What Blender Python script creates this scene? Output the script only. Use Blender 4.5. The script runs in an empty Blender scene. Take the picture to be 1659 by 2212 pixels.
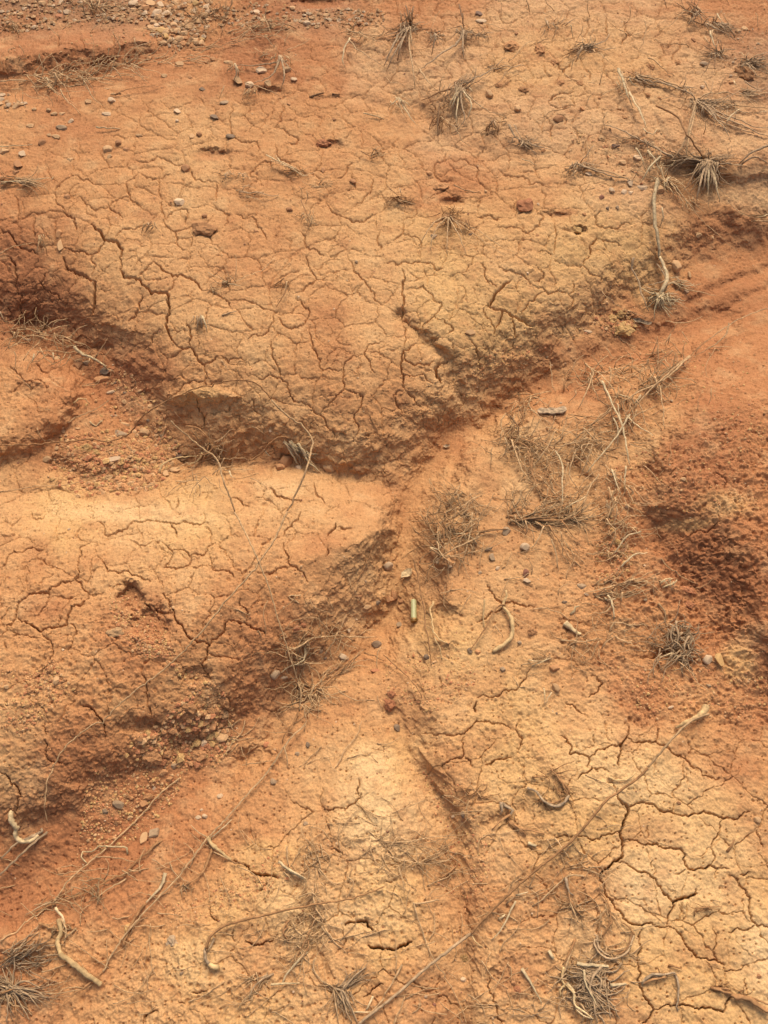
import bpy, math, random
import numpy as np
from mathutils import Vector, Matrix, noise as mnoise

# ------------------------------------------------------------------ camera, world, sun, exposure
SC = bpy.context.scene
COL = SC.collection
CAM_H = 1.55
DEP = math.radians(54.0)            # how far the view axis points below the horizon
VFOV = math.radians(63.6)
cam_d = bpy.data.cameras.new('camera')
cam = bpy.data.objects.new('camera', cam_d); COL.objects.link(cam)
cam.location = (0, 0, CAM_H)
cam.rotation_euler = (math.pi/2 - DEP, 0, 0)
cam_d.sensor_fit = 'VERTICAL'; cam_d.sensor_height = 24.0
cam_d.lens = 12.0/math.tan(VFOV/2)
cam_d.clip_start = 0.05; cam_d.clip_end = 500
SC.camera = cam

SUN_EL, SUN_AZ = math.radians(57), math.radians(12)     # azimuth measured from +y (into the picture) towards +x
w = bpy.data.worlds.new('World'); SC.world = w; w.use_nodes = True
nt = w.node_tree; bg = nt.nodes['Background']
sky = nt.nodes.new('ShaderNodeTexSky'); sky.sky_type = 'NISHITA'; sky.sun_disc = False
sky.sun_elevation = SUN_EL; sky.sun_rotation = SUN_AZ
sky.air_density = 0.7; sky.dust_density = 6.0; sky.ozone_density = 0.6
nt.links.new(sky.outputs[0], bg.inputs[0]); bg.inputs[1].default_value = 0.15
sd = bpy.data.lights.new('sun', 'SUN'); sd.energy = 1.2; sd.angle = math.radians(24); sd.color = (1.0, 0.93, 0.82)
so = bpy.data.objects.new('sun', sd); COL.objects.link(so)
dirv = Vector((math.sin(SUN_AZ)*math.cos(SUN_EL), math.cos(SUN_AZ)*math.cos(SUN_EL), math.sin(SUN_EL)))
so.rotation_euler = dirv.to_track_quat('Z', 'Y').to_euler(); so.location = dirv*10
SC.view_settings.view_transform = 'Standard'; SC.view_settings.look = 'None'
SC.view_settings.gamma = 1.0; SC.view_settings.exposure = 0.47
SC.view_settings.use_curve_mapping = False

# ------------------------------------------------------------------ pixel <-> ground helpers
W, H = 1659.0, 2212.0               # working units: the photograph scaled to 1659 x 2212
F = (H/2)/math.tan(VFOV/2)
ORG = {1:(0,0), 2:(829.5,0), 3:(0,553), 4:(829.5,553), 5:(0,1106), 6:(829.5,1106), 7:(0,1659), 8:(829.5,1659)}
def T(t, x, y):
    o = ORG[t]; return (o[0]+x*0.5, o[1]+y*0.5)
cD, sD = math.cos(DEP), math.sin(DEP)
def ray(u, v):                       # numpy-friendly: direction scaled so that its length along the view axis is 1
    a = (u - W/2)/F; b = (H/2 - v)/F
    return a, cD + b*sD, -sD + b*cD  # x, y, z
def srgb(r, g, b):
    f = lambda c: (c/255/12.92) if c/255 <= 0.04045 else ((c/255+0.055)/1.055)**2.4
    return np.array([f(r), f(g), f(b)])

# ------------------------------------------------------------------ noise in numpy
def _h(ix, iy, s):
    n = (ix.astype(np.int64)*374761393 + iy.astype(np.int64)*668265263 + s*1274126177) & 0xffffffff
    n = ((n ^ (n >> 13))*1274126177) & 0xffffffff
    n = ((n ^ (n >> 15))*2246822519) & 0xffffffff
    return (n ^ (n >> 16)) & 0xffffffff
def gnoise(x, y, s=0):               # gradient noise, about -1..1
    x0 = np.floor(x); y0 = np.floor(y); fx = x-x0; fy = y-y0
    ux = fx*fx*fx*(fx*(fx*6-15)+10); uy = fy*fy*fy*(fy*(fy*6-15)+10)
    def g(i, j):
        a = _h(x0+i, y0+j, s)*(2*math.pi/4294967296.0)
        return np.cos(a)*(fx-i) + np.sin(a)*(fy-j)
    a = g(0,0)*(1-ux)+g(1,0)*ux; b = g(0,1)*(1-ux)+g(1,1)*ux
    return (a*(1-uy)+b*uy)*1.5
def fbm(x, y, s=0, o=3, g=0.5):
    r = 0; a = 1; n = 0
    for k in range(o):
        r = r + a*gnoise(x*2**k, y*2**k, s+k*17); n += a; a *= g
    return r/n
def voronoi(x, y, s=0):              # F1, F2-F1, cell id
    x0 = np.floor(x); y0 = np.floor(y)
    d1 = np.full(x.shape, 9.0); d2 = np.full(x.shape, 9.0); idc = np.zeros(x.shape)
    for i in (-1,0,1):
        for j in (-1,0,1):
            hx = _h(x0+i, y0+j, s)/4294967296.0; hy = _h(x0+i, y0+j, s+99)/4294967296.0
            d = np.hypot(x0+i+hx-x, y0+j+hy-y)
            n = d < d1
            d2 = np.where(n, d1, np.minimum(d2, d)); idc = np.where(n, hx, idc); d1 = np.where(n, d, d1)
    return d1, d2-d1, idc
def sstep(a, b, x):
    t = np.clip((x-a)/(b-a), 0, 1); return t*t*(3-2*t)
# ------------------------------------------------------------------ cracks: tile, width class, points
CRACKS = """
3 4 515,0 520,60 535,90 580,95 610,115 645,150 655,165 690,160 720,155 722,190 728,215 718,260 715,300 735,345 755,375
3 3 755,375 795,400 820,395 850,430 885,470 930,440 960,435
3 2 880,470 885,540 895,560
3 2 960,435 985,455 1020,440 1060,455
3 3 820,395 828,350 820,310 805,290
3 3 660,25 700,60 745,90 800,90 850,115 870,150
3 2 660,25 625,60 600,90
3 2 760,95 750,130 722,155
3 2 870,150 930,165 960,180 990,200 995,220
3 4 270,0 285,60 320,62 370,85 410,110 408,160 405,220 400,255
3 2 395,85 410,50 395,20 400,0
3 3 65,130 95,170 88,220 82,270
3 2 95,175 150,160 185,110 215,70
3 3 170,110 230,160 265,190
3 3 30,0 65,50 75,90 65,130
3 3 615,170 600,200 605,230 575,270 555,285
3 2 705,310 660,350 640,390 620,410
3 2 905,570 870,545 835,540 800,550 775,580 740,600 720,605 715,640
3 2 895,560 930,545 960,540
3 2 855,600 855,650 880,690 885,740
3 2 885,690 930,685 990,660 995,640
3 2 1070,520 1120,530 1165,515 1210,525 1240,545 1255,600 1270,630 1320,640 1350,655 1375,685 1410,720 1440,760 1435,800
3 2 1375,680 1420,640 1450,600 1475,585 1485,570 1480,530 1485,500 1520,430 1575,425
3 2 1485,570 1520,585 1570,610 1560,650 1530,690 1550,740 1530,780
3 2 1170,360 1180,400 1180,440 1210,500 1210,525
3 2 1275,160 1330,130 1375,105 1420,90
3 2 1275,185 1300,190 1330,225 1335,260 1310,300 1260,315 1215,280 1200,265
3 2 1335,310 1345,350 1350,400 1370,440 1380,480 1430,490 1480,500
3 2 1500,0 1530,70 1560,95 1600,140 1620,190 1659,210
3 2 1380,105 1340,60 1330,20 1320,0
3 2 1659,370 1600,380 1575,425 1600,460 1620,510
3 2 990,190 1060,190 1120,215 1200,235
3 2 1200,235 1180,290 1150,330 1090,340 1070,360
3 1 1090,480 1000,470 960,440
3 1 1000,580 1030,600 1025,630 990,640
3 2 1085,620 1100,670 1135,690
3 2 740,440 770,420 800,400
3 1 740,440 700,420 680,380
3 1 1200,100 1260,70 1300,60
3 3 1165,1000 1190,1030 1230,1050 1300,1060
3 2 1355,980 1365,1030 1400,1070
3 2 1000,1050 1040,1060 1080,1085
3 2 770,1050 760,1090
3 1 310,260 330,330 340,380
3 1 130,850 120,890 60,920
3 2 20,470 60,490 105,540 160,530 210,570
3 2 105,540 70,570 50,590
3 2 145,460 190,500 235,490
3 1 100,600 150,630 160,670 210,680
3 1 520,350 530,400
3 1 1470,330 1450,360 1520,390
1 4 390,965 430,1000 455,1035 500,1040 530,1080 520,1106
1 3 455,1040 430,1070 400,1100
1 3 0,990 30,1005 60,1040 120,1080 165,1100
1 3 270,915 320,940 330,1000
1 2 270,920 200,925 100,940 50,965
1 2 60,840 80,890 75,940 70,960
1 2 235,835 260,800 310,760 380,775 450,800
1 2 235,835 240,870 280,915
1 2 150,940 145,1000 150,1030
1 3 270,1070 330,1085 400,1100
1 2 500,1030 545,990 600,980 620,960
1 2 340,850 370,880 410,905 460,900 490,870 560,855 590,880 620,910
1 2 545,790 555,830 560,855
1 2 465,880 500,920 530,940
1 2 600,750 560,780 545,790
1 2 570,690 610,700 670,685 740,700 800,710 830,750 845,780 880,790 930,785 960,790
1 2 690,760 690,810 700,860
1 1 450,800 500,790 545,795
1 2 610,750 660,780 700,770 740,755
1 2 930,785 935,830 930,870
1 2 705,950 740,920 800,900 815,920 800,950 800,970
1 2 705,950 720,980 760,1000 755,1050 800,1080
1 2 700,870 700,910 705,950
1 2 760,1000 800,990 850,970
1 2 920,880 960,910 990,925 985,960 970,970
1 2 1015,925 1060,945 1105,950 1110,980 1140,1010 1150,1050
1 1 1050,945 1110,930 1110,910
1 2 1180,740 1170,700 1120,710 1085,740 1080,760 1130,800
1 1 1180,740 1240,760 1280,800
1 2 1440,770 1490,750 1500,720 1530,705
1 2 1000,450 1010,480 990,520 995,560 1020,600 1050,615 1110,610 1120,640 1115,660
1 1 870,560 920,550 960,560
1 1 920,460 925,500
1 2 1185,550 1215,520 1230,470 1220,450
1 2 1190,550 1240,570 1290,600 1280,620 1230,625
1 2 1190,620 1195,660 1220,690 1290,700
1 1 690,430 730,470 790,460 830,430
1 1 610,480 600,520 630,560 700,590 780,600
1 1 780,650 795,690 800,710
1 1 470,580 550,600 600,590
1 1 1290,500 1350,500 1390,510 1370,560
1 1 1440,560 1440,600 1470,610
1 1 1550,560 1565,600 1560,640
1 2 1410,870 1430,910 1470,930 1530,960 1590,940 1630,920
1 2 1600,760 1605,820 1570,860 1530,890
1 2 1290,1000 1320,1020 1320,1060 1370,1080 1400,1106
1 2 1640,1000 1630,1040 1645,1080
1 2 248,150 250,205
1 2 345,165 360,220
1 2 490,150 500,200
1 1 210,250 200,300
1 1 1400,270 1450,300 1530,310 1550,340 1600,350
1 1 1300,340 1400,370 1410,400
1 1 1130,450 1160,500 1120,560
1 1 830,410 870,430 900,460 980,450
1 1 340,700 330,660 300,640
1 1 205,720 215,760 250,790
1 1 120,620 120,650
1 1 1300,440 1350,460 1400,470 1480,440 1580,430
1 1 1480,480 1500,530 1550,560
2 2 490,60 530,100 560,95 580,80
2 2 850,80 880,90 890,120 850,160
2 1 890,100 930,70
2 3 965,70 960,120 965,150 970,165
2 3 1035,95 1040,140 1070,150 1030,170 1025,190
2 2 1150,115 1120,160 1090,165
2 2 1270,170 1280,200 1250,230 1245,260
2 3 745,270 775,310 800,290 810,270
2 2 690,280 700,320 730,330
2 2 860,290 895,320 890,350
2 1 640,380 690,330
2 3 710,440 730,415 780,405 820,395
2 2 710,440 750,470 800,455 825,460 815,400
2 2 680,480 730,540 720,580 725,610
2 2 750,500 790,520 780,540
2 2 815,550 835,570 840,600
2 2 275,650 265,690 230,700 225,760 260,780 300,785
2 2 275,685 350,690 400,720 410,740 400,760 430,800 440,820
2 2 490,730 530,760 600,760 630,800 720,820
2 1 60,650 90,700 80,720
2 1 120,770 150,810 165,860
2 2 940,900 910,930 915,960 960,985 1010,990 1040,960 1070,965
2 1 1060,930 1070,960
2 2 650,900 690,940 650,990 600,1000 560,985 480,975
2 2 740,960 745,1020 735,1100
2 3 920,1020 890,1060 895,1100
2 2 920,1025 980,1050 1030,1060
2 2 660,1090 700,1085 730,1100
2 2 80,960 85,1000 40,1040
2 2 85,1010 150,1030 160,1070
2 1 80,960 130,940 140,900
2 2 390,930 440,935 480,950 510,940
2 1 420,280 440,310 460,300
2 1 550,40 620,60 650,100 640,140
2 1 500,140 520,190 515,240
2 1 300,260 340,300 330,350
2 1 600,590 640,600 630,640
2 1 140,380 160,430
2 1 1150,550 1220,600 1300,640
2 1 600,850 560,900 570,940
4 3 80,60 80,130 85,190 80,220 75,280
4 2 0,35 60,40 110,30 165,25 230,60 260,50
4 2 80,140 130,140 170,130 185,150 215,190 250,200 240,230 215,265 180,290 165,320 175,350
4 2 75,285 110,300 165,320
4 2 215,260 260,280 290,300 300,320 260,340
4 4 550,100 520,120 495,150 475,185 440,215
4 4 450,205 510,235 545,250 600,280 645,300
4 2 435,220 440,260 475,300 475,340
4 3 510,235 505,270 480,310
4 3 555,265 565,300 565,350
4 2 410,30 440,55 440,95 470,125 490,135
4 2 490,30 530,60 570,75 610,95 645,130
4 2 645,110 690,90 680,60 660,50
4 2 700,150 650,190 610,225 590,250
4 2 640,130 690,140 710,165 760,155 800,165 820,190 800,220 790,250
4 2 815,115 820,140 800,165
4 2 810,40 860,40 880,60 895,80 940,95 935,120
4 2 890,0 860,35
4 1 330,200 355,170 350,140 300,120
4 2 370,360 400,390 410,430 425,500
4 2 480,380 470,400 415,400
4 2 560,370 560,400
4 3 145,375 110,400 85,410 80,450 75,490 85,530 90,575
4 3 80,415 130,470 180,465 215,450
4 4 280,450 235,465 220,490 240,530 245,550
4 2 90,575 130,610 140,640 160,650
4 2 85,580 40,600 55,640 75,680
4 2 75,510 110,520 180,520 210,550
4 1 190,640 230,640 260,620
4 2 80,300 95,350 85,390
4 1 170,770 190,800 220,815
4 1 730,690 760,730 765,790
4 2 1430,930 1475,960 1470,1000
4 1 1180,720 1220,730
4 2 1260,920 1230,950
4 1 450,560 430,600
4 1 260,560 240,590 190,600
4 1 480,340 520,330 560,350
4 1 590,250 640,260
5 2 0,240 30,210 60,170 130,155 200,150
5 2 380,55 450,60 450,95 510,80 560,55 610,45 640,35 700,40 740,45 790,40 850,50 885,40 880,0
5 2 735,45 760,80 765,110
5 1 560,120 620,145 670,125 700,120
5 2 700,130 740,170 790,165 820,190 880,185 900,150 930,130
5 2 745,170 735,210 710,240 760,248 815,230 825,190
5 1 820,240 850,245 915,235 910,200 905,180
5 2 915,240 990,255 1010,280
5 2 390,130 345,160 340,220 340,270 320,290 345,300 380,350 450,340
5 3 340,280 290,300 225,325 210,350 150,350 100,380 75,410 70,450 30,490 10,540
5 2 210,350 200,400 160,450
5 3 75,455 110,475 150,500 180,515 240,500 290,485 300,440 310,410 350,400 380,370 380,350
5 2 300,485 325,500 315,560 290,600
5 2 180,520 220,560 230,610 210,660 180,700 140,715
5 2 420,190 450,220 465,260 510,265 550,250 580,270 620,290 650,300
5 3 700,350 730,380 745,420 770,480 800,520 830,550 880,560 905,575 895,620 880,680 910,720
5 3 620,380 650,420 680,430 745,435
5 3 905,570 940,540 970,500 990,465
5 3 990,465 1040,480 1090,500 1145,525
5 2 900,615 970,625 1040,635
5 2 1040,370 1035,400 1070,430 1065,470
5 2 1300,0 1290,30 1260,60 1230,80 1225,100
5 2 1225,130 1240,180 1255,230 1290,250 1330,300
5 2 1255,235 1200,245 1165,270 1100,255
5 3 1450,50 1435,80 1415,100
5 2 1460,65 1520,70
5 2 1415,150 1415,190
5 2 610,690 630,750 635,830 650,890
5 3 345,835 400,850 430,890 450,920 455,980
5 2 190,910 200,960
5 2 195,985 205,1010 195,1050 230,1080 280,1090
5 1 1140,850 1180,860 1220,855
5 2 20,560 30,600
5 1 780,720 810,680
5 1 880,60 910,80 915,130
5 1 130,0 160,30 200,10
5 1 0,100 40,110 70,90
5 1 240,130 250,100 290,90
6 3 475,355 490,380 520,390 580,395 650,410
6 2 515,400 500,425 450,450 400,475
6 2 445,310 460,340 475,355
6 2 630,670 600,730 560,770 480,795 400,800
6 3 400,820 395,860
6 2 165,955 220,965 300,965 360,945 400,900 450,905 500,915 550,940
6 2 580,905 575,950 600,980 580,1030
6 3 760,965 790,980 810,1010 800,1045 870,1050 890,1070 880,1100
6 2 890,1065 920,1030 980,1010 1020,1000
6 3 1055,920 1050,970 1020,1005 1010,1060 1015,1106
6 3 1050,975 1120,995 1175,990 1220,1010 1280,1050 1320,1080 1340,1106
6 2 1175,990 1185,950 1180,930
6 1 910,960 910,1000
6 2 900,700 920,720 945,740 920,780 880,800
6 2 785,820 830,850 870,875
6 3 440,1090 480,1070 550,1060
6 2 250,1106 270,1080 340,1060 350,970
6 2 350,1060 380,1100
6 1 240,710 250,760
6 2 1250,95 1330,90 1400,85 1450,40 1440,0
6 2 1110,625 1180,630 1190,680
8 4 1010,90 1010,130 1050,165 1055,190 1035,230 1025,270 1030,330 1030,370 1010,400 970,430 940,455 935,485
8 3 1050,175 1080,160 1150,155 1190,180 1240,185 1340,195 1420,200 1460,215 1530,220 1580,190
8 2 735,300 800,300 870,295 930,310 970,285 1025,278
8 3 1030,320 1100,320 1180,325 1230,345 1300,370 1308,425 1340,440 1380,435 1410,420 1440,435 1490,435
8 3 1010,405 1070,430 1140,455 1180,500 1230,555 1250,580 1245,610 1228,640 1225,680
8 4 1250,585 1290,565 1340,550 1350,530
8 3 1225,680 1170,680 1115,680 1060,670 1020,620 990,570 950,510 930,485
8 3 1115,690 1105,740 1100,800 1105,880 1105,950 1130,1000 1165,1045 1150,1080 1110,1106
8 3 1225,685 1270,710 1300,760 1340,805 1400,830 1440,830 1475,850
8 2 1420,690 1430,750 1420,790 1440,830
8 3 1165,1045 1220,1020 1290,1020 1340,1040 1420,1040 1465,1055 1480,1010 1500,990 1560,990
8 2 1460,225 1450,270 1420,320 1430,390 1410,420
8 3 1490,460 1530,480 1560,520 1585,560 1575,600 1585,650 1610,680 1659,690
8 2 1600,680 1570,700 1485,710
8 2 1610,270 1620,300 1640,340
8 2 1560,910 1570,980
8 1 1390,835 1420,880 1435,930
8 1 1140,250 1140,300
8 1 1260,145 1240,190
8 2 830,50 880,20 900,0 970,15
8 2 1340,0 1380,35 1450,45
8 2 970,60 1000,90
8 1 560,130 570,180
8 4 5,780 50,785 80,765 120,750
8 2 455,880 470,980 490,1080 510,1106
8 1 360,570 370,630 375,700
8 1 1160,400 1155,430
8 2 1540,460 1580,450
8 1 1590,840 1659,820
8 1 1440,440 1430,480
8 1 1300,440 1260,460
8 1 0,490 50,485
7 3 0,20 30,40 45,65 75,90 75,140 65,180
7 4 1490,680 1520,665 1580,660 1610,700
7 4 1590,765 1640,775 1659,780
7 4 1085,450 1130,465 1200,475
7 3 1000,400 1040,410 1090,460
7 2 905,590 910,640 950,660
7 3 1060,745 1100,765 1150,750 1200,720
7 2 620,1106 640,1060 680,1050
7 2 830,970 870,965 900,960
7 2 1390,165 1420,185 1490,175 1540,140 1560,115
7 2 1550,50 1550,120
7 2 1150,490 1120,530
7 2 1430,350 1480,375
7 1 820,590 830,620
7 1 1010,700 1015,750
7 2 1570,990 1620,950 1659,935
7 1 1480,690 1495,740 1450,800
7 1 770,1010 800,1020
"""
# ------------------------------------------------------------------ ground: macro relief
# every entry: height (m), shoulder width, sharpness exponent, outline of the toe of the bank
PLATEAUS = [
 (.028, 110, 0.35, [(-600,700),(0,700),(60,688),(120,690),(180,735),(230,762),(270,800),(300,850),(335,880),(380,920),(450,950),(520,965),(600,985),(700,1008),(790,1030),(850,1010),(880,975),(940,930),(1000,880),(1060,835),(1130,797),(1200,755),(1260,722),(1305,680),(1380,640),(1430,640),(1470,600),(1490,575),(1520,560),(1560,550),(1659,535),(2300,520),(2300,-1500),(-600,-1500)]),
 (.088, 270, 0.55, [(-600,690),(0,690),(100,700),(190,740),(250,790),(300,850),(380,925),(520,965),(700,1008),(790,1030),(880,975),(1000,880),(1130,800),(1300,685),(1440,610),(1500,575),(1560,560),(2300,540),(2300,-1500),(-600,-1500)]),
 (.018, 90, 0.35, [(820,190),(900,225),(1000,300),(1060,345),(1180,335),(1300,350),(1400,380),(1480,378),(1659,420),(2300,420),(2300,-600),(700,-600),(760,60)]),
 (.007, 12, 0.35, [(1430,335),(1460,365),(1540,378),(1580,386),(1610,392),(1659,385),(2300,400),(2300,200),(1600,240),(1460,300)]),
 (.030, 95, 0.5, [(2300,600),(1659,655),(1500,712),(1400,748),(1280,800),(1180,850),(1090,905),(1010,965),(970,1040),(940,1120),(925,1200),(930,1300),(905,1400),(880,1500),(890,1580),(940,1700),(980,1800),(1000,1900),(1000,2100),(990,2800),(2300,2800)]),
 (.062, 180, 0.5, [(2300,690),(1659,715),(1500,760),(1420,860),(1370,1000),(1370,1100),(1430,1190),(1500,1270),(1550,1380),(1580,1480),(1660,1520),(2300,1550)]),
 (.014, 60, 0.35, [(2300,760),(1560,800),(1430,930),(1390,1020),(1385,1110),(1425,1142),(1480,1142),(1540,1128),(1568,1180),(1598,1230),(1622,1330),(1640,1420),(1670,1440),(2300,1450)]),
 (.020, 150, 0.35, [(1120,1590),(1200,1535),(1300,1520),(1400,1545),(1520,1560),(1659,1560),(2300,1500),(2300,2800),(1300,2800),(1260,2212),(1180,1900),(1130,1700)]),
 (.022, 95, 0.5, [(-600,1050),(0,1062),(100,1088),(200,1076),(300,1072),(400,1050),(480,1040),(600,1020),(700,1027),(760,1045),(825,1075),(850,1120),(845,1180),(800,1250),(740,1320),(680,1390),(620,1450),(540,1500),(460,1570),(380,1620),(300,1660),(200,1740),(100,1790),(0,1830),(-600,1950)]),
 (.090, 300, 0.8, [(-600,1045),(0,1055),(200,1068),(400,1045),(600,1015),(700,1022),(770,1045),(850,1080),(880,1130),(860,1200),(770,1320),(670,1440),(570,1530),(400,1610),(240,1690),(100,1780),(-600,1950)]),
 (.05, 70, 0.6, [(-600,730),(0,735),(60,745),(110,772),(160,808),(185,850),(170,890),(145,920),(110,965),(40,1005),(-600,1040)]),
 (.032, 130, 0.5, [(785,1588),(700,1650),(640,1740),(560,1800),(480,1860),(400,1950),(340,2050),(280,2150),(240,2800),(965,2800),(985,2100),(965,1950),(935,1800),(895,1700),(840,1620)]),
 (.014, 30, 0.35, [(345,845),(380,825),(450,822),(520,835),(530,865),(480,885),(400,885),(355,872)]),
 (.02, 50, 0.35, [(-600,2010),(0,1998),(60,1975),(120,1962),(135,2000),(120,2055),(60,2088),(-600,2100)]),
 (.055, 110, 0.6, [(-300,200),(-300,80),(0,80),(60,75),(150,58),(280,60),(325,75),(348,105),(300,125),(200,142),(100,160),(0,172)]),
]
# depth, half width, centre line
CHANNELS = [
 (.020, 40, [(1180,835),(1080,885),(985,945),(920,1020),(885,1100),(868,1190),(858,1290),(830,1360)]),
 (-.020, 24, [(1190,885),(1110,930),(1045,980),(1003,1055),(980,1130),(968,1210)]), (-.012, 20, [(968,1210),(975,1300),(960,1380)]),
 (.026, 75, [(840,1330),(760,1420),(650,1520),(540,1610),(400,1710),(220,1830),(60,1920),(-200,2050)]),
 (.030, 45, [(60,730),(150,765),(225,835),(290,925),(400,985),(520,1000)]),
 (.02, 20, [(868,690),(905,720),(945,760),(972,800),(990,860)]),
 (.018, 26, [(850,1545),(872,1610),(912,1670),(945,1730),(975,1800)]),
 (.034, 50, [(1560,690),(1400,745),(1280,785),(1150,840),(1050,900),(960,965),(905,1040),(875,1130),(860,1230),(850,1330),(800,1400)]),
 (.010, 12, [(1070,893),(1005,953),(975,1030)]),
 (.008, 10, [(1040,925),(1000,980),(985,1010)]),
 (.009, 12, [(1700,555),(1610,600),(1540,620),(1480,660)]),
 (.006, 9, [(1700,600),(1620,640),(1560,665)]),
 (.012, 30, [(-100,205),(0,200),(100,192),(230,165),(340,122),(450,104)]),
 (.006, 20, [(830,180),(900,235),(960,300),(1060,345)]),
 (.02, 26, [(130,1010),(200,1040),(330,1010),(480,1000),(620,1000),(780,1040),(840,1050)]),
 (.012, 22, [(1130,900),(1110,1000),(1090,1080)]),
 (.015, 22, [(1240,1010),(1290,1120),(1300,1220)]),
 (.012, 20, [(600,1560),(560,1620),(480,1700)]),
 (.005, 16, [(1240,1860),(1260,1960),(1240,2080),(1230,2212)]),
 (.010, 16, [(1120,1740),(1050,1790),(980,1870)]),
 (.012, 18, [(640,1920),(670,2010),(700,2100)]),
 (.008, 12, [(760,215),(830,230),(900,260)]),
]
# depth, cx, cy, rx, ry
PITS = [
 (.018,460,333,42,13),(.016,716,318,36,12),(.018,974,440,28,12),(.012,1200,465,36,9),(.020,1245,499,20,8),
 (.014,85,700,66,10),(.012,200,752,50,10),(.06,690,4,62,14),(.040,284,1288,32,34),(.026,325,1345,44,40),
 (.02,965,1330,30,26),(.022,1545,1270,75,100),(.01,1620,1330,28,110),(.02,1440,1415,30,14),
 (.012,1065,2120,40,30),(.012,640,1990,20,22),(.018,1400,1030,30,30),(.015,60,850,40,26),
 (.016,560,1640,60,30),(.02,300,1570,60,22),(.018,1350,690,40,14),(.016,420,1460,40,24),(.02,580,200,36,12),
]
def in_poly(px, py, poly):
    ins = np.zeros(px.shape, bool); n = len(poly)
    for i in range(n):
        x1, y1 = poly[i]; x2, y2 = poly[(i+1) % n]
        if y1 == y2: continue
        c = ((y1 > py) != (y2 > py)) & (px < (x2-x1)*(py-y1)/(y2-y1)+x1)
        ins ^= c
    return ins
def seg_dist(px, py, x1, y1, x2, y2):
    dx, dy = x2-x1, y2-y1; L = dx*dx+dy*dy+1e-9
    t = np.clip(((px-x1)*dx+(py-y1)*dy)/L, 0, 1)
    return np.hypot(px-x1-t*dx, py-y1-t*dy)
def line_dist(px, py, pts, closed=False):
    d = np.full(px.shape, 1e9)
    for i in range(len(pts)-(0 if closed else 1)):
        a = pts[i]; b = pts[(i+1) % len(pts)]
        d = np.minimum(d, seg_dist(px, py, a[0], a[1], b[0], b[1]))
    return d

def chaikin(p):
    o = []
    for i in range(len(p)):
        a, b = p[i], p[(i+1) % len(p)]
        o += [(a[0]*.75+b[0]*.25, a[1]*.75+b[1]*.25), (a[0]*.25+b[0]*.75, a[1]*.25+b[1]*.75)]
    return o
def macro(px, py):                   # relief in metres for picture-plane positions of a coarse lattice
    z = np.zeros(px.shape)
    wx = 17*fbm(px/85, py/85, 5, 3); wy = 15*fbm(px/85, py/85, 6, 3)
    wx += 4*gnoise(px/16, py/16, 7); wy += 4*gnoise(px/16, py/16, 8)
    X, Y = px+wx, py+wy
    for h, wd, e, poly in PLATEAUS:
        poly = chaikin(chaikin(poly))
        sdv = np.where(in_poly(X, Y, poly), line_dist(X*1.7, Y, [(a*1.7, b) for a, b in poly], True), 0)
        t = np.clip(sdv/wd, 0, 1)
        z += h*(e*(1-(1-t)**2) + (1-e)*t*t*(3-2*t))
    for dpt, hw, pts in CHANNELS:
        d = line_dist(X, Y, pts)/hw
        z -= dpt*np.exp(-d*d*1.2)
    for dpt, cx, cy, rx, ry in PITS:
        d = np.hypot((px-cx+0.9*wx)/rx, (py-cy+0.5*wy)/ry) + 0.25*gnoise(px/9, py/7, 12)
        z -= 0.7*dpt*(1-sstep(0.30, 1.2, d))
    return z

def axis(lo, hi, step, far_lo, far_hi, g=1.10, cap=60):
    c = list(np.arange(lo, hi+step*0.5, step))
    s = step; a = []; x = lo
    while x > far_lo: s = min(s*(1.03 if s < 9 else g), cap); x -= s; a.append(x)
    b = []; s = step; x = hi
    while x < far_hi: s = min(s*(1.03 if s < 9 else g), cap); x += s; b.append(x)
    return np.array(a[::-1]+c+b)
STEP = 1.25
GU = axis(-20, W+20, STEP, -1400, W+1400)
GV = axis(-16, H+16, STEP, -1230, H+500)
NU, NV = len(GU), len(GV)
U, V = np.meshgrid(GU, GV)
# coarse lattice for the relief, then bilinear lookup
cu = np.arange(-640, W+645, 5.0); cv = np.arange(-640, H+545, 5.0)
CU, CV = np.meshgrid(cu, cv)
CZ = macro(CU, CV)
def bil(A, xs, ys, x, y):
    fx = np.clip((x-xs[0])/(xs[1]-xs[0]), 0, len(xs)-1.001); fy = np.clip((y-ys[0])/(ys[1]-ys[0]), 0, len(ys)-1.001)
    ix = fx.astype(int); iy = fy.astype(int); fx = fx-ix; fy = fy-iy
    return (A[iy,ix]*(1-fx)+A[iy,ix+1]*fx)*(1-fy)+(A[iy+1,ix]*(1-fx)+A[iy+1,ix+1]*fx)*fy
Z0 = bil(CZ, cu, cv, U, V)
rx_, ry_, rz_ = ray(U, V)
ypl = np.where(rz_ < -0.02, ry_/-np.minimum(rz_, -0.02)*CAM_H, 50)
Z0 = Z0 + 0.05*np.clip(ypl, -1, 5) - 0.10
# a visible point may not lie nearer than the one below it on the same line of sight column: steep faces end at vertical
cot = ry_/-np.minimum(rz_, -1e-3)
GROW = 0.13+0.05*gnoise(U/90, V/60, 9)
for j in range(NV-2, -1, -1):
    prev = (CAM_H-Z0[j+1])*cot[j+1]
    lim = CAM_H - (prev+GROW[j]*CAM_H*np.maximum(cot[j]-cot[j+1], 0))/np.where(np.abs(cot[j]) < 1e-3, 1e-3, cot[j])
    ok = cot[j] > 0.02
    Z0[j] = np.where(ok & (Z0[j] > lim), lim, Z0[j])
tt = (CAM_H-Z0)/-np.minimum(rz_, -1e-3)
PX, PY, PZ = rx_*tt, ry_*tt, Z0.copy()

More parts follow.
